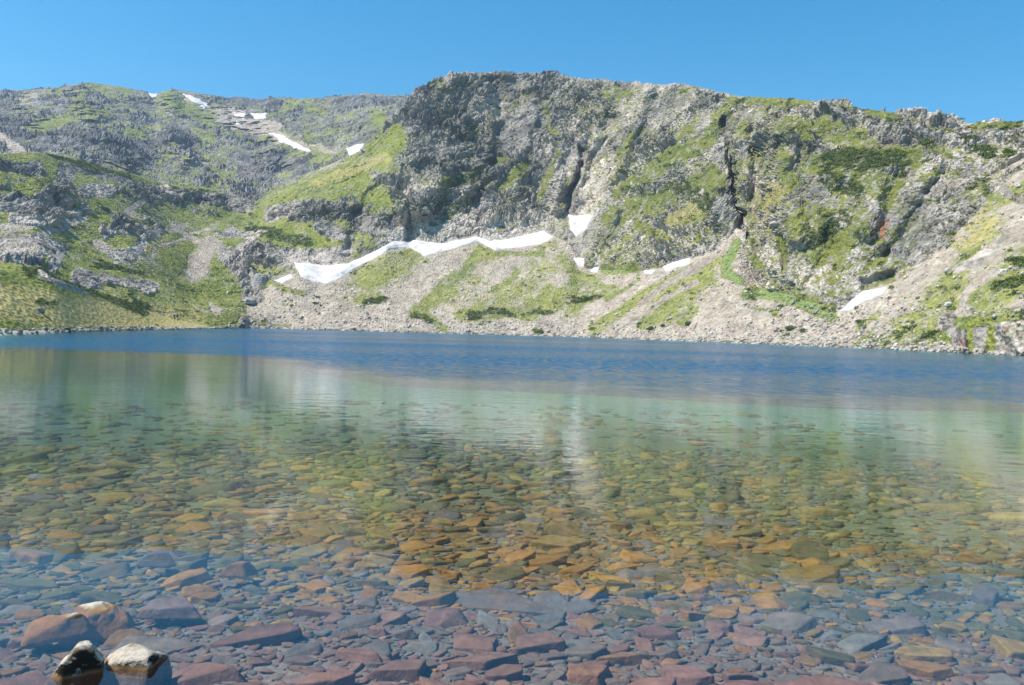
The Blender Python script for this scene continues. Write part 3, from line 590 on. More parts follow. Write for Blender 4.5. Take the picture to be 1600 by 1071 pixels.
# lake bed and water share the distance of the drop-off
DB_pts = line([(-600, 560, 1), (0, 548, 1), (200, 552, 1), (400, 560, 1), (500, 580, 1), (600, 600, 1), (750, 606, 1), (900, 612, 1), (1100, 624, 1), (1300, 635, 1), (1600, 640, 1), (2300, 650, 1)])
dbd = ray([-600, 0, 200, 400, 500, 600, 750, 900, 1100, 1300, 1600, 2300], [566, 548, 553, 562, 580, 598, 606, 612, 624, 635, 640, 655])
dropD = -CH*np.hypot(dbd[:, 0], dbd[:, 1])/dbd[:, 2]; dropA = np.arctan2(dbd[:, 0], dbd[:, 1])
def dropoff(az): return np.interp(az, dropA, dropD)
def bed_z(x, y):
    D = np.hypot(x, y); az = np.arctan2(x, y)
    db = dropoff(az); sh = np.interp(az, azS, DS)
    z = -np.interp(D, [0, 2.2, 3.3, 4.5, 6.5, 10, 16, 25, 60], [-.45, -.12, .10, .15, .22, .34, .50, .68, .9])
    t = sstep(db*.88, db*2.4, D); z = z*(1-t)+t*(-1.2-6.5*sstep(db*1.2, db*3, D))
    q = sstep(sh-12, sh+2, D); z = z*(1-q)+q*.4
    P = np.stack([x, y, 0*x], 1)
    z = z+vnoise(P, 1.6, 3)*.02*np.clip(D/5, 0, 1)+vnoise(P, .35, 4)*.006
    back_ = sstep(.9, 1.5, np.abs(az))                       # the near shore curves round behind the camera
    return z*(1-back_)+back_*np.where(y < 2, np.minimum(.6, .25+.05*np.abs(D)), z)
def polar(name, Ds, A, zf, mat, attr=None):
    Dm, Am = np.meshgrid(Ds, A, indexing='ij'); x = (Dm*np.sin(Am)).ravel(); y = (Dm*np.cos(Am)).ravel()
    V = np.stack([x, y, zf(x, y)], 1); n = len(A)
    i, j = np.meshgrid(np.arange(len(Ds)-1), np.arange(n-1), indexing='ij'); a = (i*n+j).ravel()
    return mesh(name, V, np.stack([a, a+1, a+n+1, a+n], 1), mat, attr(V) if attr else None)
def bedcol(V):
    D = np.hypot(V[:, 0], V[:, 1]); k = fbm(V, .5, 4, 9)
    c0 = lerp(c(.15, .12, .10), c(.24, .19, .155), np.clip(.5+k, 0, 1))
    c0 = lerp(c0, c(.23, .20, .10), sstep(6, 11, D)); db = dropoff(np.arctan2(V[:, 0], V[:, 1])); c0 = lerp(c0, lerp(c(.34, .27, .15), c(.50, .41, .25), np.clip(.5+fbm(V, 3, 4, 19), 0, 1)), sstep(14, 26, D)); return lerp(c0, c(.50, .47, .37), sstep(.86, 1.04, D/db))
DsB = np.concatenate([np.linspace(.05, 2.5, 6, endpoint=False), 2.5*1.009**np.arange(0, 560)])
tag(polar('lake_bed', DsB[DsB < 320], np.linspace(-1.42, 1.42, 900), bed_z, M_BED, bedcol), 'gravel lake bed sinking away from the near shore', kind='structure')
# ground sheet under and beyond everything (land beside and behind the viewer)
A2 = np.concatenate([[.80], np.linspace(.84, 1.6, 60), np.linspace(1.65, 2*math.pi-1.65, 70), 2*math.pi-np.linspace(1.6, .84, 60), [2*math.pi-.80]])
def gz(x, y):
    D = np.hypot(x, y); az = np.abs(np.arctan2(x, y)); sh = np.interp(np.arctan2(x, y), azS, DS)
    wet = (1-sstep(sh*.9, sh*1.08, D))*(1-sstep(1.36, 1.44, az))
    return -9.3*wet+(1-wet)*np.interp(D, [0, 30, 120, 2500], [.45, 2, 14, 120])*np.ones_like(x)+(1-wet)*vnoise(np.stack([x, y, 0*x], 1), 9, 5)*.5*np.clip(D/20, 0, 1)
def gcol(V): return lerp(c(.10, .13, .035), c(.24, .22, .12), np.clip(.5+fbm(V, 4, 4, 29), 0, 1))
tag(polar('ground', np.concatenate([[.03], .6*1.12**np.arange(0, 74)]), A2, gz, M_ROCK, gcol), 'grassy land beside and behind the viewer', kind='structure')

# water body: the surface and a skirt that closes it below the bed
Aw = np.linspace(-1.45, 1.45, 360); Dw = np.concatenate([[1.2], 1.6*1.02**np.arange(0, 270)]); Dw = Dw[Dw < 330]
Dm, Am = np.meshgrid(Dw, Aw, indexing='ij'); xw = (Dm*np.sin(Am)).ravel(); yw = (Dm*np.cos(Am)).ravel(); n = len(Aw); m_ = len(Dw)
top = np.stack([xw, yw, 0*xw], 1); bot = top-np.array([0, 0, 9.5])
i, j = np.meshgrid(np.arange(m_-1), np.arange(n-1), indexing='ij'); a = (i*n+j).ravel(); Ft = np.stack([a, a+1, a+n+1, a+n], 1); NB = len(top)
Fb = Ft[:, ::-1]+NB
e = [(k, k+1) for k in range(n-1)]; e += [(k*n+n-1, (k+1)*n+n-1) for k in range(m_-1)]; e += [((m_-1)*n+k+1, (m_-1)*n+k) for k in range(n-2, -1, -1)]; e += [((k+1)*n, k*n) for k in range(m_-2, -1, -1)]
Fs = np.array([[q, p_, p_+NB, q+NB] for p_, q in e])[:, ::-1]
Vw = np.concatenate([top, bot]); Dv = np.hypot(Vw[:, 0], Vw[:, 1]); db = dropoff(np.arctan2(Vw[:, 0], Vw[:, 1]))
ruf = sstep(.84, 1.32, Dv/db+.16*fbm(Vw*np.array([.35, 1, 1]), 4, 4, 6))*(.82+.3*fbm(Vw*np.array([.25, 1, 1]), 16, 3, 8))
ruf = np.maximum(ruf, .05*sstep(.25, .6, Dv/db)+.08*sstep(.6, .95, Dv/db))
wo = mesh('lake_water', Vw, np.concatenate([Ft, Fb, Fs]), M_WATER, {'ruffle': np.clip(ruf, 0, 1).astype(f32)}, smooth=False)
tag(wo, 'clear lake water, calm near and wind ruffled far out', kind='structure')

# ------------------------------------------------------------------ stones under and in the shallows
def underwater(px, py, sink=.0):
    """where a sight line through this spot of the photo meets the lake bed"""
    d = ray([px], [py])[0]; s = -CH/d[2]
    for _ in range(25):
        P = d*s; z = bed_z(np.array([P[0]]), np.array([P[1]]))[0]+sink; s += .7*((z-CH)/d[2]-s)
    return d[0]*s, d[1]*s, z
def mpp(x, y): return math.hypot(x, y)/FPX          # metres per photo pixel at that place
PAL = {'reddish brown': (.225, .125, .095), 'grey brown': (.185, .14, .118), 'grey': (.165, .15, .135), 'rusty orange': (.34, .165, .04), 'ochre': (.30, .19, .055), 'olive brown': (.135, .11, .045)}
stones = []                                          # x, y, a, b, t, rot, colour name, label or None, extra
def named(px, py, wpx, hpx, t, rot, cname, label, **kw):
    x, y, z = underwater(px, py, t)
    a = wpx*mpp(x, y)*.52; vis = hpx*math.hypot(x, y)/FPX; b = max(.03, .5*vis*math.hypot(x, y)/1.9*(.82 if 'planes' in kw else .7))
    if 'planes' not in kw: t *= .5 if py > 930 else .34
    stones.append(dict(x=x, y=y, a=a, b=b, t=t, rot=rot, c=cname, label=label, named=True, **kw))
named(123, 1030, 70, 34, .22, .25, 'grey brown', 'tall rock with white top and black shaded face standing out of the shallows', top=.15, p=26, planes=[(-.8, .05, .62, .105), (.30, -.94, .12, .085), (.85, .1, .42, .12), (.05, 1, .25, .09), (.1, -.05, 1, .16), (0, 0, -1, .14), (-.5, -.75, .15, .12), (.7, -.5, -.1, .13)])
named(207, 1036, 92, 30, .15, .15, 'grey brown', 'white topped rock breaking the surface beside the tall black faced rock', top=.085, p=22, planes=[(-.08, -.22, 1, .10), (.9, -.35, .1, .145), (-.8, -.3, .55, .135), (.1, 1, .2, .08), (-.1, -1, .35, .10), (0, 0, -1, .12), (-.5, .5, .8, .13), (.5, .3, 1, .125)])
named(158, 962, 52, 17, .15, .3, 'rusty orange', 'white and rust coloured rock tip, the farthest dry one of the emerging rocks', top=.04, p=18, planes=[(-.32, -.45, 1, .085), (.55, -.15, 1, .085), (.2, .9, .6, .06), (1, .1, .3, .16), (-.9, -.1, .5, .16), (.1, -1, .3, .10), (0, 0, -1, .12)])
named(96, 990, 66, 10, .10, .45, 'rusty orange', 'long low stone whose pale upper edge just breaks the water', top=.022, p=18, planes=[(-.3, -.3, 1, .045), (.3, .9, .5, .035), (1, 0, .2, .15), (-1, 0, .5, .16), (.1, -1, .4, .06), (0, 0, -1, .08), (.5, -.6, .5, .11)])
named(262, 960, 66, 19, .075, .2, 'grey brown', 'wide hump backed stone with a small rusty crown near the emerging rocks', top=-.02, slant=(.3, .8), p=12)
named(192, 985, 52, 18, .09, .2, 'rusty orange', 'small rusty capped stone between the emerging rocks')
named(248, 873, 34, 9, .16, .1, 'grey brown', 'flat stone whose bright tip meets the surface at the edge of the mirrored sky', top=-.008, slant=(.3, .8), p=12)
named(378, 886, 30, 9, .16, .1, 'rusty orange', 'small peaked stone whose rusty tip touches the surface', top=-.008, slant=(.3, .8), p=12)
named(378, 983, 168, 30, .075, .05, 'reddish brown', 'very long flat reddish slab with a ragged lower edge', ns=7)
named(240, 1000, 112, 24, .07, .1, 'grey brown', 'long rounded stone between the long reddish slab and the white topped rock')
named(300, 1043, 92, 36, .08, -.15, 'reddish brown', 'flat topped six sided stone in front of the bare sandy patch')
named(613, 1028, 96, 36, .10, -.05, 'reddish brown', 'large loaf shaped block with squared ends', ns=5, p=20)
named(517, 1045, 78, 30, .11, .3, 'reddish brown', 'angular rusty rock with a dark side left of the loaf shaped block', ns=5)
named(556, 1008, 48, 32, .07, .9, 'reddish brown', 'upright squarish stone just beyond the loaf shaped block')
named(472, 1014, 58, 26, .035, .6, 'grey', 'thin grey five sided plate on the sand', ns=5, p=24)
named(556, 970, 66, 34, .04, .6, 'grey', 'ribbed grey triangular slate leaning among brown stones', ns=4, p=24)
named(762, 932, 136, 34, .06, -.35, 'grey brown', 'big flat triangular slab where the cliff reflection meets the sky reflection', ns=4, p=26)
named(862, 935, 66, 26, .06, -.2, 'grey', 'smooth grey slab just beside the big triangular slab', ns=5)
named(905, 942, 56, 22, .06, .5, 'grey', 'tilted grey slab pointing away from the big triangular slab', ns=5)
named(878, 832, 74, 22, .14, .0, 'ochre', 'pale square block under the reflection of the cliff', ns=4, p=20)
named(1205, 842, 74, 15, .10, -.1, 'rusty orange', 'long smooth orange brown stone alone below the cliff reflection', ns=6)
named(1262, 886, 110, 18, .12, -.05, 'ochre', 'stack of long flat ochre slabs, the widest stone near the reflection edge', ns=6)
named(1195, 880, 90, 18, .09, -.1, 'olive brown', 'broad olive slab leaning on the long ochre slabs', ns=6)
named(1166, 1060, 84, 50, .13, .1, 'reddish brown', 'big squared red rock in the front row', ns=5, p=20)
named(1300, 1070, 190, 60, .12, -.05, 'reddish brown', 'huge low red slab, the widest stone of the front row', ns=6)
named(1225, 962, 88, 22, .08, -.05, 'grey brown', 'dark layered slab with a straight split edge', ns=4, p=24)
named(1395, 970, 90, 16, .07, -.1, 'grey brown', 'long thin slab beneath the blue sky reflection')
named(1440, 1010, 80, 22, .08, -.1, 'ochre', 'ripple patterned ochre stone in the bluish shallows')
named(1440, 1032, 70, 22, .08, -.15, 'rusty orange', 'speckled orange stone in front of the ripple patterned one')
named(1588, 1002, 50, 18, .09, .1, 'ochre', 'pale lone stone in the deep blue shallows at the frame edge')
named(1316, 732, 62, 8, .22, .0, 'ochre', 'lone brown slab far out over pale silt', ns=5)
named(1475, 778, 90, 9, .16, .0, 'ochre', 'flat rusty slab in the greenish water over silt', ns=5)
named(1590, 790, 90, 10, .2, .0, 'ochre', 'long tawny slab in the greenish water at the frame edge', ns=6)
named(1290, 785, 80, 8, .16, .0, 'ochre', 'thin tawny slab between the lone brown slab and the orange brown stone', ns=6)
named(1470, 908, 50, 7, .15, .0, 'ochre', 'thin sunlit stone at the rippled edge of the sky reflection', ns=5)
named(345, 772, 110, 13, .14, .05, 'ochre', 'broad tan slab far out under greenish water', ns=6)
named(145, 732, 100, 7, .14, .0, 'ochre', 'very long thin tan slab, far out in the brown shallows', ns=6)
named(325, 757, 50, 12, .12, .2, 'olive brown', 'squarish olive slab behind the broad tan slab', ns=4)
named(295, 797, 50, 7, .12, .1, 'rusty orange', 'flat bright orange stone below the broad tan slab')
named(845, 990, 80, 30, .09, .1, 'reddish brown', 'domed reddish boulder in the middle shallows')
named(740, 990, 76, 30, .09, .0, 'reddish brown', 'rough knobbly reddish rock in the middle shallows')
named(745, 1018, 130, 26, .08, -.1, 'reddish brown', 'long spindle shaped brown stone before the knobbly rock')
named(915, 1034, 60, 36, .11, .3, 'rusty orange', 'round rusty rock with a black hollow beside it')
named(790, 1040, 60, 20, .08, .0, 'reddish brown', 'flat brown stone nearly touching the bottom row')
named(975, 1015, 64, 22, .08, .4, 'rusty orange', 'orange brown wedge among small pebbles')
named(1070, 1040, 80, 36, .09, -.2, 'reddish brown', 'broad rough red stone left of the big squared red rock')
named(1020, 1060, 80, 30, .09, -.2, 'reddish brown', 'red brown stone in the front row among cracked plates')
named(1375, 1040, 80, 24, .09, -.15, 'grey brown', 'grey brown wedge above the huge low red slab')
named(640, 1068, 120, 26, .10, .0, 'reddish brown', 'broad red slab at the very bottom below the loaf shaped block')
named(850, 865, 60, 16, .12, .0, 'rusty orange', 'glowing orange stone in the amber belt of shallows', ns=5)
named(805, 858, 60, 11, .12, .0, 'rusty orange', 'bright amber stone topping the amber belt')
named(640, 878, 60, 17, .12, .2, 'rusty orange', 'amber stone at the rim where sky reflection starts')
named(790, 885, 70, 17, .1, .1, 'olive brown', 'dull olive slab in the amber belt')
named(30, 1060, 110, 34, .08, .1, 'reddish brown', 'flat reddish slab in the near corner below the tall rock')

# flagstone-like scatter: larger ones first, no centre inside another stone
cell = {}
def free(x, y, a, b, rot, k=.86):
    cx, cy_ = int(x/.6), int(y/.6); cs, sn = math.cos(rot), math.sin(rot)
    for i in range(cx-2, cx+3):
        for j in range(cy_-2, cy_+3):
            for (X, Y, A, Bq, rr) in cell.get((i, j), ()):
                dx, dy = X-x, Y-y; c2, s2 = math.cos(rr), math.sin(rr)
                u = (dx*cs+dy*sn); v = (-dx*sn+dy*cs); u2 = dx*c2+dy*s2; v2 = -dx*s2+dy*c2
                dd = math.hypot(dx, dy)+1e-6
                ra = dd/math.sqrt((u/a)**2+(v/b)**2+1e-12); rb = dd/math.sqrt((u2/A)**2+(v2/Bq)**2+1e-12)
                if dd < k*(ra+rb): return False
    return True
def addc(s): cell.setdefault((int(s['x']/.6), int(s['y']/.6)), []).append((s['x'], s['y'], s['a'], s['b'], s['rot']))
for s in stones: addc(s)
sand = [(400, 1050, 75, 16), (930, 1000, 40, 6), (1420, 840, 160, 45), (1250, 1010, 60, 12), (1500, 700, 200, 30), (1480, 960, 130, 20), (20, 1010, 60, 22)]
def wantdens(x, y, D):
    px, py = proj(np.array([[x, y, bed_z(np.array([x]), np.array([y]))[0]]])); px, py = px[0], py[0]
    d = 1.0
    for sx, sy, rx, ry in sand:
        q = ((px-sx)/rx)**2+((py-sy)/ry)**2
        if q < 1: d = min(d, .18+.5*q)
    if px > 1150: d *= 1-.45*min(1, (px-1150)/300)*(1 if 720 < py < 900 else .5)
    return d*np.interp(D, [0, 12, 14.5, 17, 27], [1, .85, .4, .10, .03])
names = list(PAL)
for size, tries in ((.19, 1200), (.14, 4600), (.10, 16000), (.07, 30000), (.045, 33000)):
    for _ in range(tries):
        D = math.sqrt(random.uniform(3.1**2, 27**2)) if size > .08 else math.sqrt(random.uniform(3.1**2, 17**2 if size > .06 else 10**2)); az = random.uniform(-.66, .66)*(1.4 if D < 8 else 1.28 if D < 18 else 1)
        x, y = D*math.sin(az), D*math.cos(az); sz = size*random.uniform(.75, 1.3)*np.interp(D, [3, 12, 26], [.85, 1.1, 1.5])
        a = sz; b = sz*random.uniform(.42, .8); rot = random.gauss(.15, .45)
        if random.random() < .15: rot += 1.3
        if not free(x, y, a, b, rot, .83 if size > .1 else .80): continue
        if random.random() > wantdens(x, y, D): continue
        rr = random.random(); kD = np.interp(D, [5.2, 6.8], [0, 1]); amber = 5.6 < D < 9.5 and -.3 < az < .33
        cn = (names[0] if rr < .5 else names[1] if rr < .8 else names[2] if rr < .96 else names[3]) if random.random() > kD else (names[3] if rr < (.42 if amber else .2) else names[4] if rr < (.72 if amber else .46) else names[5] if rr < .93 else names[1])
        s = dict(x=x, y=y, a=a, b=b, t=min(.24*sz*random.uniform(.5, 1.2), .07), rot=rot, c=cn, label=None, named=False); stones.append(s); addc(s)
print('stones', len(stones))
import time; t0 = time.time()
for s in stones:
    s['z'] = float(bed_z(np.array([s['x']]), np.array([s['y']]))[0]); D = math.hypot(s['x'], s['y'])
    s['D'] = D; s['px'], s['py'] = [float(q[0]) for q in proj(np.array([[s['x'], s['y'], s['z']+s['t']]]))]
    foot = 2*s['b']*1.9/D+2*s['t']; s['area'] = s['a']*foot/D**2
    if not (-40 < s['px'] < 1640 and s['py'] < 1090): s['area'] *= 1e-6
order = sorted(range(len(stones)), key=lambda k: (not stones[k]['named'], -stones[k]['area']))
solo = order[:296]; rest = order[296:]
def geo(s, lod):
    P, F = stone(s['a'], s['b'], s['t'], lod, s.get('ns', random.choice((4, 4, 5, 5, 6))), s.get('p', random.choice((18, 28, 40))), planes=s.get('planes'), slant=s.get('slant', (-.15, .45)), rough=.12 if s.get('planes') else .055)
    # a little random tip so slabs lean on one another
    tx, ty = (rng.normal()*.09, rng.normal()*.09) if not s['named'] else (.05, .03)
    P = P.copy(); P[:, 2] += P[:, 0]*tx+P[:, 1]*ty
    cs, sn = math.cos(s['rot']), math.sin(s['rot']); P = np.stack([P[:, 0]*cs-P[:, 1]*sn, P[:, 0]*sn+P[:, 1]*cs, P[:, 2]], 1)
    pc = np.array(PAL[s['c']]); kk = .6*(1-sstep(4.8, 6.4, s.get('D', 9)))*(s['c'] in ('rusty orange', 'ochre')); pc = pc*(1-kk)+kk*np.array(PAL['reddish brown'])
    pc = pc*(1+.45*sstep(8, 13, s.get('D', 9)))
    cc = pc*rng.uniform(.78, 1.25)*(1+rng.normal(0, .018, 3)); return P, F, np.clip(cc, .02, .6)
land = [s for s in stones if s['named']]
def sizeword(a): return 'large' if a > .19 else 'medium sized' if a > .12 else 'small'
short = {}
for k, s in enumerate(land):
    short[id(s)] = s['label']
used = {}
for k in solo:
    s = stones[k]; P, F, cc = geo(s, 4 if s['named'] and s['D'] < 9 else 3 if s['D'] < 9 else 2)
    col = np.repeat(cc[None], len(P), 0)
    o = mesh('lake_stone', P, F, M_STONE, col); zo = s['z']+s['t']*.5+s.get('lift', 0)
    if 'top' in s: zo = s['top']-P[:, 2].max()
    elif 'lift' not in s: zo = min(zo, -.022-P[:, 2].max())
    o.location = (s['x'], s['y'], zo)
    if s['named']: lab = s['label']; used[lab] = 1
    else:
        best = min(land, key=lambda q: math.hypot(q['px']-s['px'], 2.2*(q['py']-s['py'])))
        dx, dy = s['px']-best['px'], 2.2*(s['py']-best['py'])
        rel = ('just right of' if dx > 0 else 'just left of') if abs(dx) > abs(dy) else ('just in front of' if dy > 0 else 'just beyond')
        sh = ' '.join(best['label'].split(',')[0].split()[:6])
        lab = None; shp = 'elongated' if s['a'] > 1.8*s['b'] else 'blocky' if s['a'] < 1.35*s['b'] else 'flat'
        lab = f"{sizeword(s['a'])} {s['c']} {shp} stone {rel} the {sh}"
        ws = lab.split()
        while ws and (len(ws) > 16 or ws[-1] in ('with', 'and', 'a', 'of', 'the', 'under', 'in', 'where', 'that', 'by', 'at', 'on', 'whose', 'to', 'among', 'just')): ws.pop()
        lab = ' '.join(ws); used[lab] = used.get(lab, 0)+1
    tag(o, lab, 'stone', 'stones lying in the clear shallows')
print('dup labels', sum(v-1 for v in used.values() if v > 1))
Vs, Fs_, Cs = [], [], []; off = 0
for k in rest:
    s = stones[k]; P, F, cc = geo(s, 2 if s['D'] < 9 else 1)
    Vs.append(P+np.array([s['x'], s['y'], min(s['z']+s['t']*.5, -.02-P[:, 2].max())])); Fs_.append(F+off); off += len(P); Cs.append(np.repeat(cc[None], len(P), 0))
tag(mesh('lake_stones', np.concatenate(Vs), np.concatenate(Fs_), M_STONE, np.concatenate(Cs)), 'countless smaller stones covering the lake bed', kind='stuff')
# fine gravel between the stones of the nearest shallows
Vs, Fs_, Cs = [], [], []; off = 0; tmpl = [stone(1, .75, .5, 1, 5, 12) for _ in range(14)]
for k in range(9000):
    D = 3.1+6.5*random.random()**1.3; az = random.uniform(-.62, .62); x, y = D*math.sin(az), D*math.cos(az); s_ = .012*math.exp(random.gauss(0, .45))
    P, F = tmpl[k % 14]; r_ = random.uniform(0, 6.28); cs, sn = math.cos(r_), math.sin(r_)
    Vs.append(np.stack([P[:, 0]*cs-P[:, 1]*sn, P[:, 0]*sn+P[:, 1]*cs, P[:, 2]], 1)*s_+np.array([x, y, 0])); Fs_.append(F+off); off += len(P)
    Cs.append(np.repeat((np.array(PAL[names[k % 4]])*random.uniform(.7, 1.3))[None], len(P), 0))
V = np.concatenate(Vs); xy = V.reshape(-1, 42, 3).mean(1); V[:, 2] += np.repeat(bed_z(xy[:, 0], xy[:, 1])+.004, 42)
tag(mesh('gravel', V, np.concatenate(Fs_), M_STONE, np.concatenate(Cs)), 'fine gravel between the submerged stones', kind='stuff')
print('stones done', time.time()-t0)

# ------------------------------------------------------------------ rocks and shrubs scattered over the slopes
pxy = proj(P2)
inview = (pxy[0] > -60) & (pxy[0] < 1660)
def scatter(prob, n_): 
    p = prob*inview; p = p/p.sum(); return rng.choice(len(P2), n_, p=p, replace=False)
area_w = (Dg.ravel()/250)**1
def merge(idx, size, name, mat, cols, tm, lift=.0, squash=(1, 1, 1)):
    tv = np.stack([t_[0] for t_ in tm]); n = tv.shape[1]; m = len(idx); kk = rng.integers(0, len(tm), m); r_ = rng.uniform(0, 6.28, m)
    P = tv[kk]; cs, sn = np.cos(r_)[:, None], np.sin(r_)[:, None]
    P = np.stack([P[..., 0]*cs-P[..., 1]*sn, P[..., 0]*sn+P[..., 1]*cs, P[..., 2]], -1)*size[:, None, None]*np.array(squash)
    jit = rng.uniform(-.5, .5, (m, 3))*np.array([.5, .5, 0])
    P = P+(P2[idx]+jit+nb[idx]*(lift*size)[:, None])[:, None, :]
    F = np.concatenate([tm[0][1][None]+n*np.arange(m)[:, None, None]]).reshape(-1, tm[0][1].shape[1])
    return mesh(name, P.reshape(-1, 3), F, mat, np.repeat(cols, n, 0))
rt = [stone(1, .8, .7, 1, 5, 8) for _ in range(16)]
ps = np.where((REG >= 1) & (REG <= 3) & ~bankm & (S > .4), 1.0, 0)*(1-SN)*(.35+1.2*np.exp(-np.maximum(P2[:, 2], 0)/5))
ps += np.where((REG <= 5) & (REG >= 2) & (GR > .5), .12, 0)*(1-SN)
ix = scatter(ps, 9000); sz = np.clip(.15*np.exp(rng.normal(0, .6, len(ix))), .06, 1.1)
cc = lerp(np.repeat(c(.36, .33, .29), len(ix), 0), c(.58, .53, .47), rng.random(len(ix)))
tag(merge(ix, sz, 'scree_stones', M_ROCK, cc, rt, .15), 'loose pale rocks strewn over the scree', kind='stuff')
# stony rim of the near bank
ps = np.where(bankm & (REG == 1) & (P2[:, 2] > -.15) & (P2[:, 2] < .55) & (Dg.ravel() < np.repeat(kS[0][None], nv, 0).ravel()+4), 1., 0)
ix = scatter(ps, 900); sz = np.clip(.17*np.exp(rng.normal(0, .5, len(ix))), .08, .6)
cc = lerp(np.repeat(c(.20, .18, .155), len(ix), 0), c(.48, .43, .37), rng.random(len(ix)))
tag(merge(ix, sz, 'shore_rubble', M_ROCK, cc, rt, .2), 'broken stones lining the edge of the grass bank', kind='stuff')

def leafball(n, rg):
    """many small leaf faces filling a low dome"""
    d = rg.normal(size=(n, 3)); d /= np.linalg.norm(d, axis=1, keepdims=True); d[:, 2] = np.abs(d[:, 2]); r_ = rg.uniform(.55, 1.05, n)[:, None]*(1+.25*np.sin(d[:, :1]*5+rg.uniform(0, 6)))
    ctr = d*r_*np.array([1, 1, .62]); t1 = np.cross(d, rg.normal(size=(n, 3))); t1 /= np.linalg.norm(t1, axis=1, keepdims=True); t2 = np.cross(d, t1)+d*.6
    s_ = rg.uniform(.10, .22, n)[:, None]; V = np.stack([ctr-t1*s_, ctr+t1*s_, ctr+t2*s_*1.6], 1).reshape(-1, 3)
    return V, np.arange(3*n).reshape(n, 3)
lt = [leafball(46, rng) for _ in range(10)]
pj = np.where(front & (GR > .5), np.maximum(jj, jspot*.5), 0)*(1-SN)*(REG != 0)
ix = scatter(pj, 5200); sz = rng.uniform(.35, 1.0, len(ix))*np.where(bankm[ix], .45, 1)
cc = lerp(np.repeat(c(.05, .08, .018), len(ix), 0), c(.16, .20, .05), rng.random(len(ix)))
tag(merge(ix, sz, 'shrubbery', M_LEAF, cc, lt, -.1), 'low dark juniper scrub matting the slopes', kind='stuff')
pg = np.where(front & (GR > .4) & (jj < .5), 1., 0)*(1-SN)*np.where(bankm, .06, 1)
ix = scatter(pg, 6500); sz = rng.uniform(.2, .5, len(ix))*np.where(bankm[ix], .25, 1)
cc = np.clip(colr[ix]*rng.uniform(.7, 1.25, (len(ix), 1)), 0, 1)
tag(merge(ix, sz, 'grass', M_LEAF, cc, lt, -.25), 'tufts of mountain grass on the green slopes', kind='stuff')

bvh = BVHTree.FromPolygons([tuple(p) for p in P2[:ro[7]*nu].tolist()], [tuple(f) for f in grid_faces(0, ro[7]).tolist()])
def ontoland(px, py):
    d = ray([px], [py])[0]; h, n_, i_, t_ = bvh.ray_cast(Vector((0, 0, CH)), Vector(d)); return h
for px, py, wpx, lab in ((1238, 514, 13, 'round dark juniper bush alone on the bare scree'), (1223, 518, 7, 'small juniper clump beside the lone round bush'), (1017, 514, 11, 'wide juniper bush at the foot of the slanting grass tongue'),
                         (1036, 509, 8, 'juniper bush midway between two others on the lower slope'), (1076, 506, 11, 'flat juniper bush under the slanting grass tongue'), (163, 327, 10, 'round dark bush alone on the green slope left of the trail'),
                         (843, 519, 12, 'yellow green bush at the waterline below the scree'), (920, 467, 12, 'dark juniper bush above the pale middle scree')):
    h = ontoland(px, py)
    if h is None: continue
    s_ = wpx*h.length/FPX/2*1.15; V, F = leafball(420, rng); V2 = V.copy(); cc = lerp(np.repeat(c(.05, .08, .018) if 'yellow' not in lab else c(.16, .19, .04), len(V), 0), c(.12, .16, .04), rng.random(len(V)))
    o = mesh('juniper_bush', V2*np.array([1, 1, .95])*s_, F, M_LEAF, cc); o.location = (h.x, h.y, h.z-.15*s_); tag(o, lab, 'bush', 'bushes dotted over the slopes')
for px, py, wpx, hpx, cn, lab in ((405, 443, 26, 26, (.34, .33, .31), 'big rounded grey boulder under the snow sliver'), (103, 516, 13, 8, (.09, .10, .085), 'dark boulder at the waterline of the grass bank'),
                            (765, 522, 15, 5, (.46, .43, .38), 'pale flat boulder at the waterline below the scree'), (781, 524, 13, 5, (.24, .22, .20), 'darker boulder touching the pale flat one at the waterline'),
                            (552, 515, 9, 5, (.25, .25, .25), 'grey boulder on the waterline left of the scree stones'), (378, 507, 12, 6, (.36, .35, .33), 'pointed pale boulder near the meadow at the far waterline'),
                            (388, 470, 22, 9, (.38, .37, .35), 'pale outcrop boulder below the big rounded one'), (60, 485, 16, 6, (.36, .33, .29), 'low pale rock lying on the dry grass bank'),
                            (1205, 531, 13, 6, (.26, .24, .22), 'slanting dark sided rock on the bare scree near the lake'), (1440, 540, 9, 6, (.40, .36, .33), 'pale boulder by the water before the headland'), (1492, 541, 9, 7, (.36, .3, .25), 'brown boulder leaning on the headland at the water')):
    h = ontoland(px, py)
    if h is None: continue
    m1 = h.length/FPX; P, F = stone(wpx*m1/2, wpx*m1/2*.8, hpx*m1/2*1.1, 3, 6, 9, rough=.12)
    o = mesh('shore_boulder', P, F, M_ROCK, np.repeat(np.array([cn]), len(P), 0)); o.location = h; tag(o, lab, 'boulder')

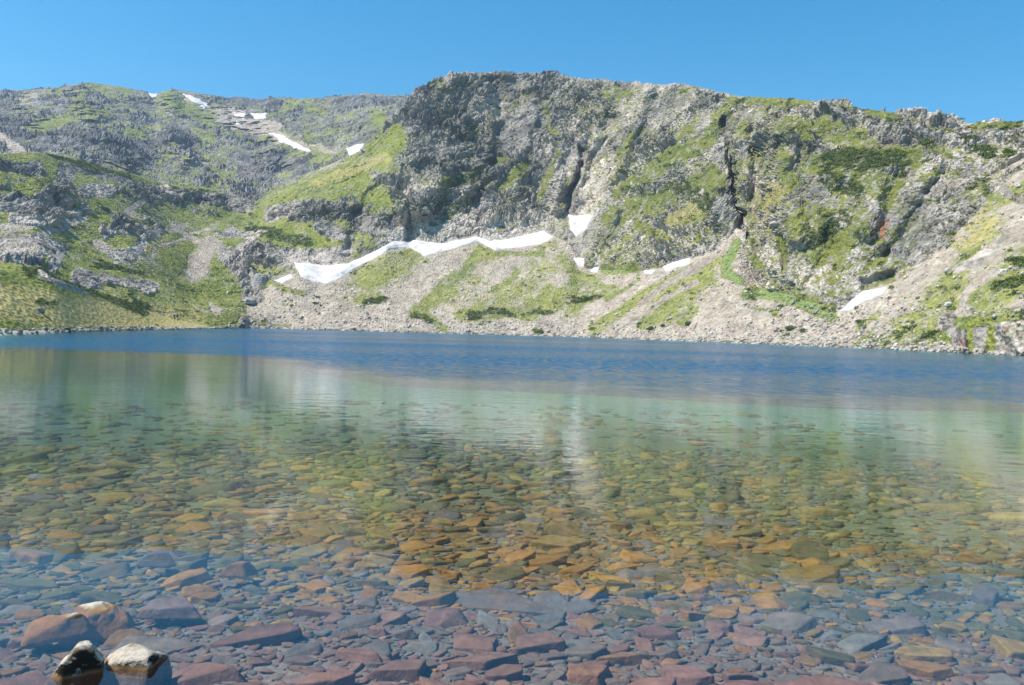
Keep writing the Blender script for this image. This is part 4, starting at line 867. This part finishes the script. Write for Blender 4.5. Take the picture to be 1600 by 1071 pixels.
# ------------------------------------------------------------------ two hikers on the bank
def mat_cloth():
    m, L, out = newmat('clothes'); b = N(m, 'ShaderNodeBsdfPrincipled'); b.inputs['Roughness'].default_value = .9
    a = N(m, 'ShaderNodeAttribute', attribute_name='Col'); L(a.outputs['Color'], b.inputs['Base Color']); L(b.outputs[0], out.inputs['Surface']); return m
M_CLOTH = mat_cloth()
def person(loc, face, top, legs, pack, label, hair):
    J_ = {'pel': (0, 0, .95), 'sp': (0, 0, 1.15), 'ch': (0, .01, 1.36), 'nk': (0, 0, 1.50), 'hd': (0, .02, 1.60), 'ht': (0, .01, 1.72),
          'ls': (-.18, 0, 1.42), 'le': (-.25, -.03, 1.14), 'lh': (-.22, .12, .93), 'lf': (-.21, .17, .85), 'rs': (.18, 0, 1.42), 're': (.25, -.08, 1.15), 'rh': (.22, .02, .92), 'rf': (.21, .05, .83),
          'll': (-.10, 0, .90), 'lk': (-.11, .12, .50), 'la': (-.11, .02, .09), 'lt': (-.12, .19, .05), 'rl': (.10, 0, .90), 'rk': (.11, -.02, .50), 'ra': (.11, -.22, .10), 'rt': (.12, -.06, .05)}
    Rd = {'pel': .15, 'sp': .135, 'ch': .16, 'nk': .06, 'hd': .10, 'ht': .085, 'ls': .065, 'le': .045, 'lh': .032, 'lf': .025, 'rs': .065, 're': .045, 'rh': .032, 'rf': .025, 'll': .10, 'lk': .065, 'la': .045, 'lt': .035, 'rl': .10, 'rk': .065, 'ra': .045, 'rt': .035}
    ed = [('pel', 'sp'), ('sp', 'ch'), ('ch', 'nk'), ('nk', 'hd'), ('hd', 'ht'), ('ch', 'ls'), ('ls', 'le'), ('le', 'lh'), ('lh', 'lf'), ('ch', 'rs'), ('rs', 're'), ('re', 'rh'), ('rh', 'rf'), ('pel', 'll'), ('ll', 'lk'), ('lk', 'la'), ('la', 'lt'), ('pel', 'rl'), ('rl', 'rk'), ('rk', 'ra'), ('ra', 'rt')]
    ks = list(J_); me = bpy.data.meshes.new('body'); me.from_pydata([J_[k] for k in ks], [(ks.index(a), ks.index(b)) for a, b in ed], [])
    o = bpy.data.objects.new('body', me); COL.objects.link(o); o.modifiers.new('skin', 'SKIN'); me.skin_vertices.new() if not me.skin_vertices else None
    for k, v in zip(ks, me.skin_vertices[0].data): v.radius = (Rd[k], Rd[k]*(.75 if k in ('ch', 'pel', 'sp') else 1)); v.use_root = k == 'pel'
    o.modifiers.new('sub', 'SUBSURF').levels = 2
    dg = bpy.context.evaluated_depsgraph_get(); em = bpy.data.meshes.new_from_object(o.evaluated_get(dg)); bpy.data.objects.remove(o)
    V = np.array([v.co[:] for v in em.vertices]); a = em.color_attributes.new('Col', 'FLOAT_COLOR', 'POINT'); skin = np.array((.45, .27, .19))
    cc = np.where((V[:, 2] < .97)[:, None] & (np.abs(V[:, 0]) < .19)[:, None], np.array(legs), np.array(top)); cc = np.where((V[:, 2] > 1.5)[:, None] | ((V[:, 2] < 1.0) & (np.abs(V[:, 0]) > .185))[:, None], skin, cc); cc = np.where((V[:, 2] < .12)[:, None], (.06, .05, .04), cc)
    a.data.foreach_set('color', np.concatenate([cc, np.ones((len(cc), 1))], 1).astype(f32).ravel()); em.materials.clear(); em.materials.append(M_CLOTH); em.name = 'person'
    p = bpy.data.objects.new('person', em); COL.objects.link(p); p.location = loc; p.rotation_euler = (0, 0, face); tag(p, label, 'person', 'hikers on the lake trail')
    Vh, Fh = ICO[3]; keep = (Vh[Fh].mean(1)[:, 2] > -.1) | (Vh[Fh].mean(1)[:, 1] < -.2)
    mesh('hair', Vh*np.array([.115, .125, .13])+np.array([0, -.005, 1.655]), Fh[keep], M_CLOTH, np.repeat(np.array([hair]), len(Vh), 0), parent=p)
    for sx in (-.04, .04): mesh('eye', Vh*.014+np.array([sx, .115, 1.64]), Fh, M_CLOTH, np.repeat(np.array([(.03, .02, .02)]), len(Vh), 0), parent=p)
    mesh('nose', Vh*np.array([.014, .022, .02])+np.array([0, .125, 1.61]), Fh, M_CLOTH, np.repeat(skin[None], len(Vh), 0), parent=p)
    P, F = stone(.16, .11, .25, 3, 4, 7); q = P+np.array([0, -.24, 1.28])
    b = mesh('backpack', q, F, M_CLOTH, np.repeat(np.array([pack]), len(P), 0)); b.location = loc; b.rotation_euler = (0, 0, face)
    tag(b, 'dark backpack worn by the hiker in the '+('pale cap' if 'pale' in label else 'dark red jacket'), 'backpack')
h = ontoland(273, 501.5); h2 = ontoland(278, 502)
if h: person(h, R(-60), (.04, .06, .09), (.03, .06, .08), (.03, .04, .05), 'hiker in dark clothes and pale cap walking on the grass bank', (.62, .62, .55))
if h2: person(h2, R(-50), (.10, .03, .02), (.035, .015, .012), (.03, .02, .02), 'hiker in dark red jacket following on the grass bank', (.02, .015, .01))

# ------------------------------------------------------------------ mountain air
def haze():
    m, L, out = newmat('haze'); v = N(m, 'ShaderNodeVolumePrincipled'); v.inputs['Color'].default_value = (.62, .78, 1, 1); v.inputs['Density'].default_value = HAZE; v.inputs['Anisotropy'].default_value = .2
    L(v.outputs[0], out.inputs['Volume'])
    x0, x1, y0, y1, z0, z1 = -2600, 2600, -2600, 1300, -12, 400
    V = np.array([(x, y, z) for z in (z0, z1) for y in (y0, y1) for x in (x0, x1)], float)
    F = np.array([(0, 2, 3, 1), (4, 5, 7, 6), (0, 1, 5, 4), (2, 6, 7, 3), (0, 4, 6, 2), (1, 3, 7, 5)])
    tag(mesh('haze', V, F, m, smooth=False), 'thin blue mountain air', kind='stuff')
HAZE = .00026
haze()
print('script built')
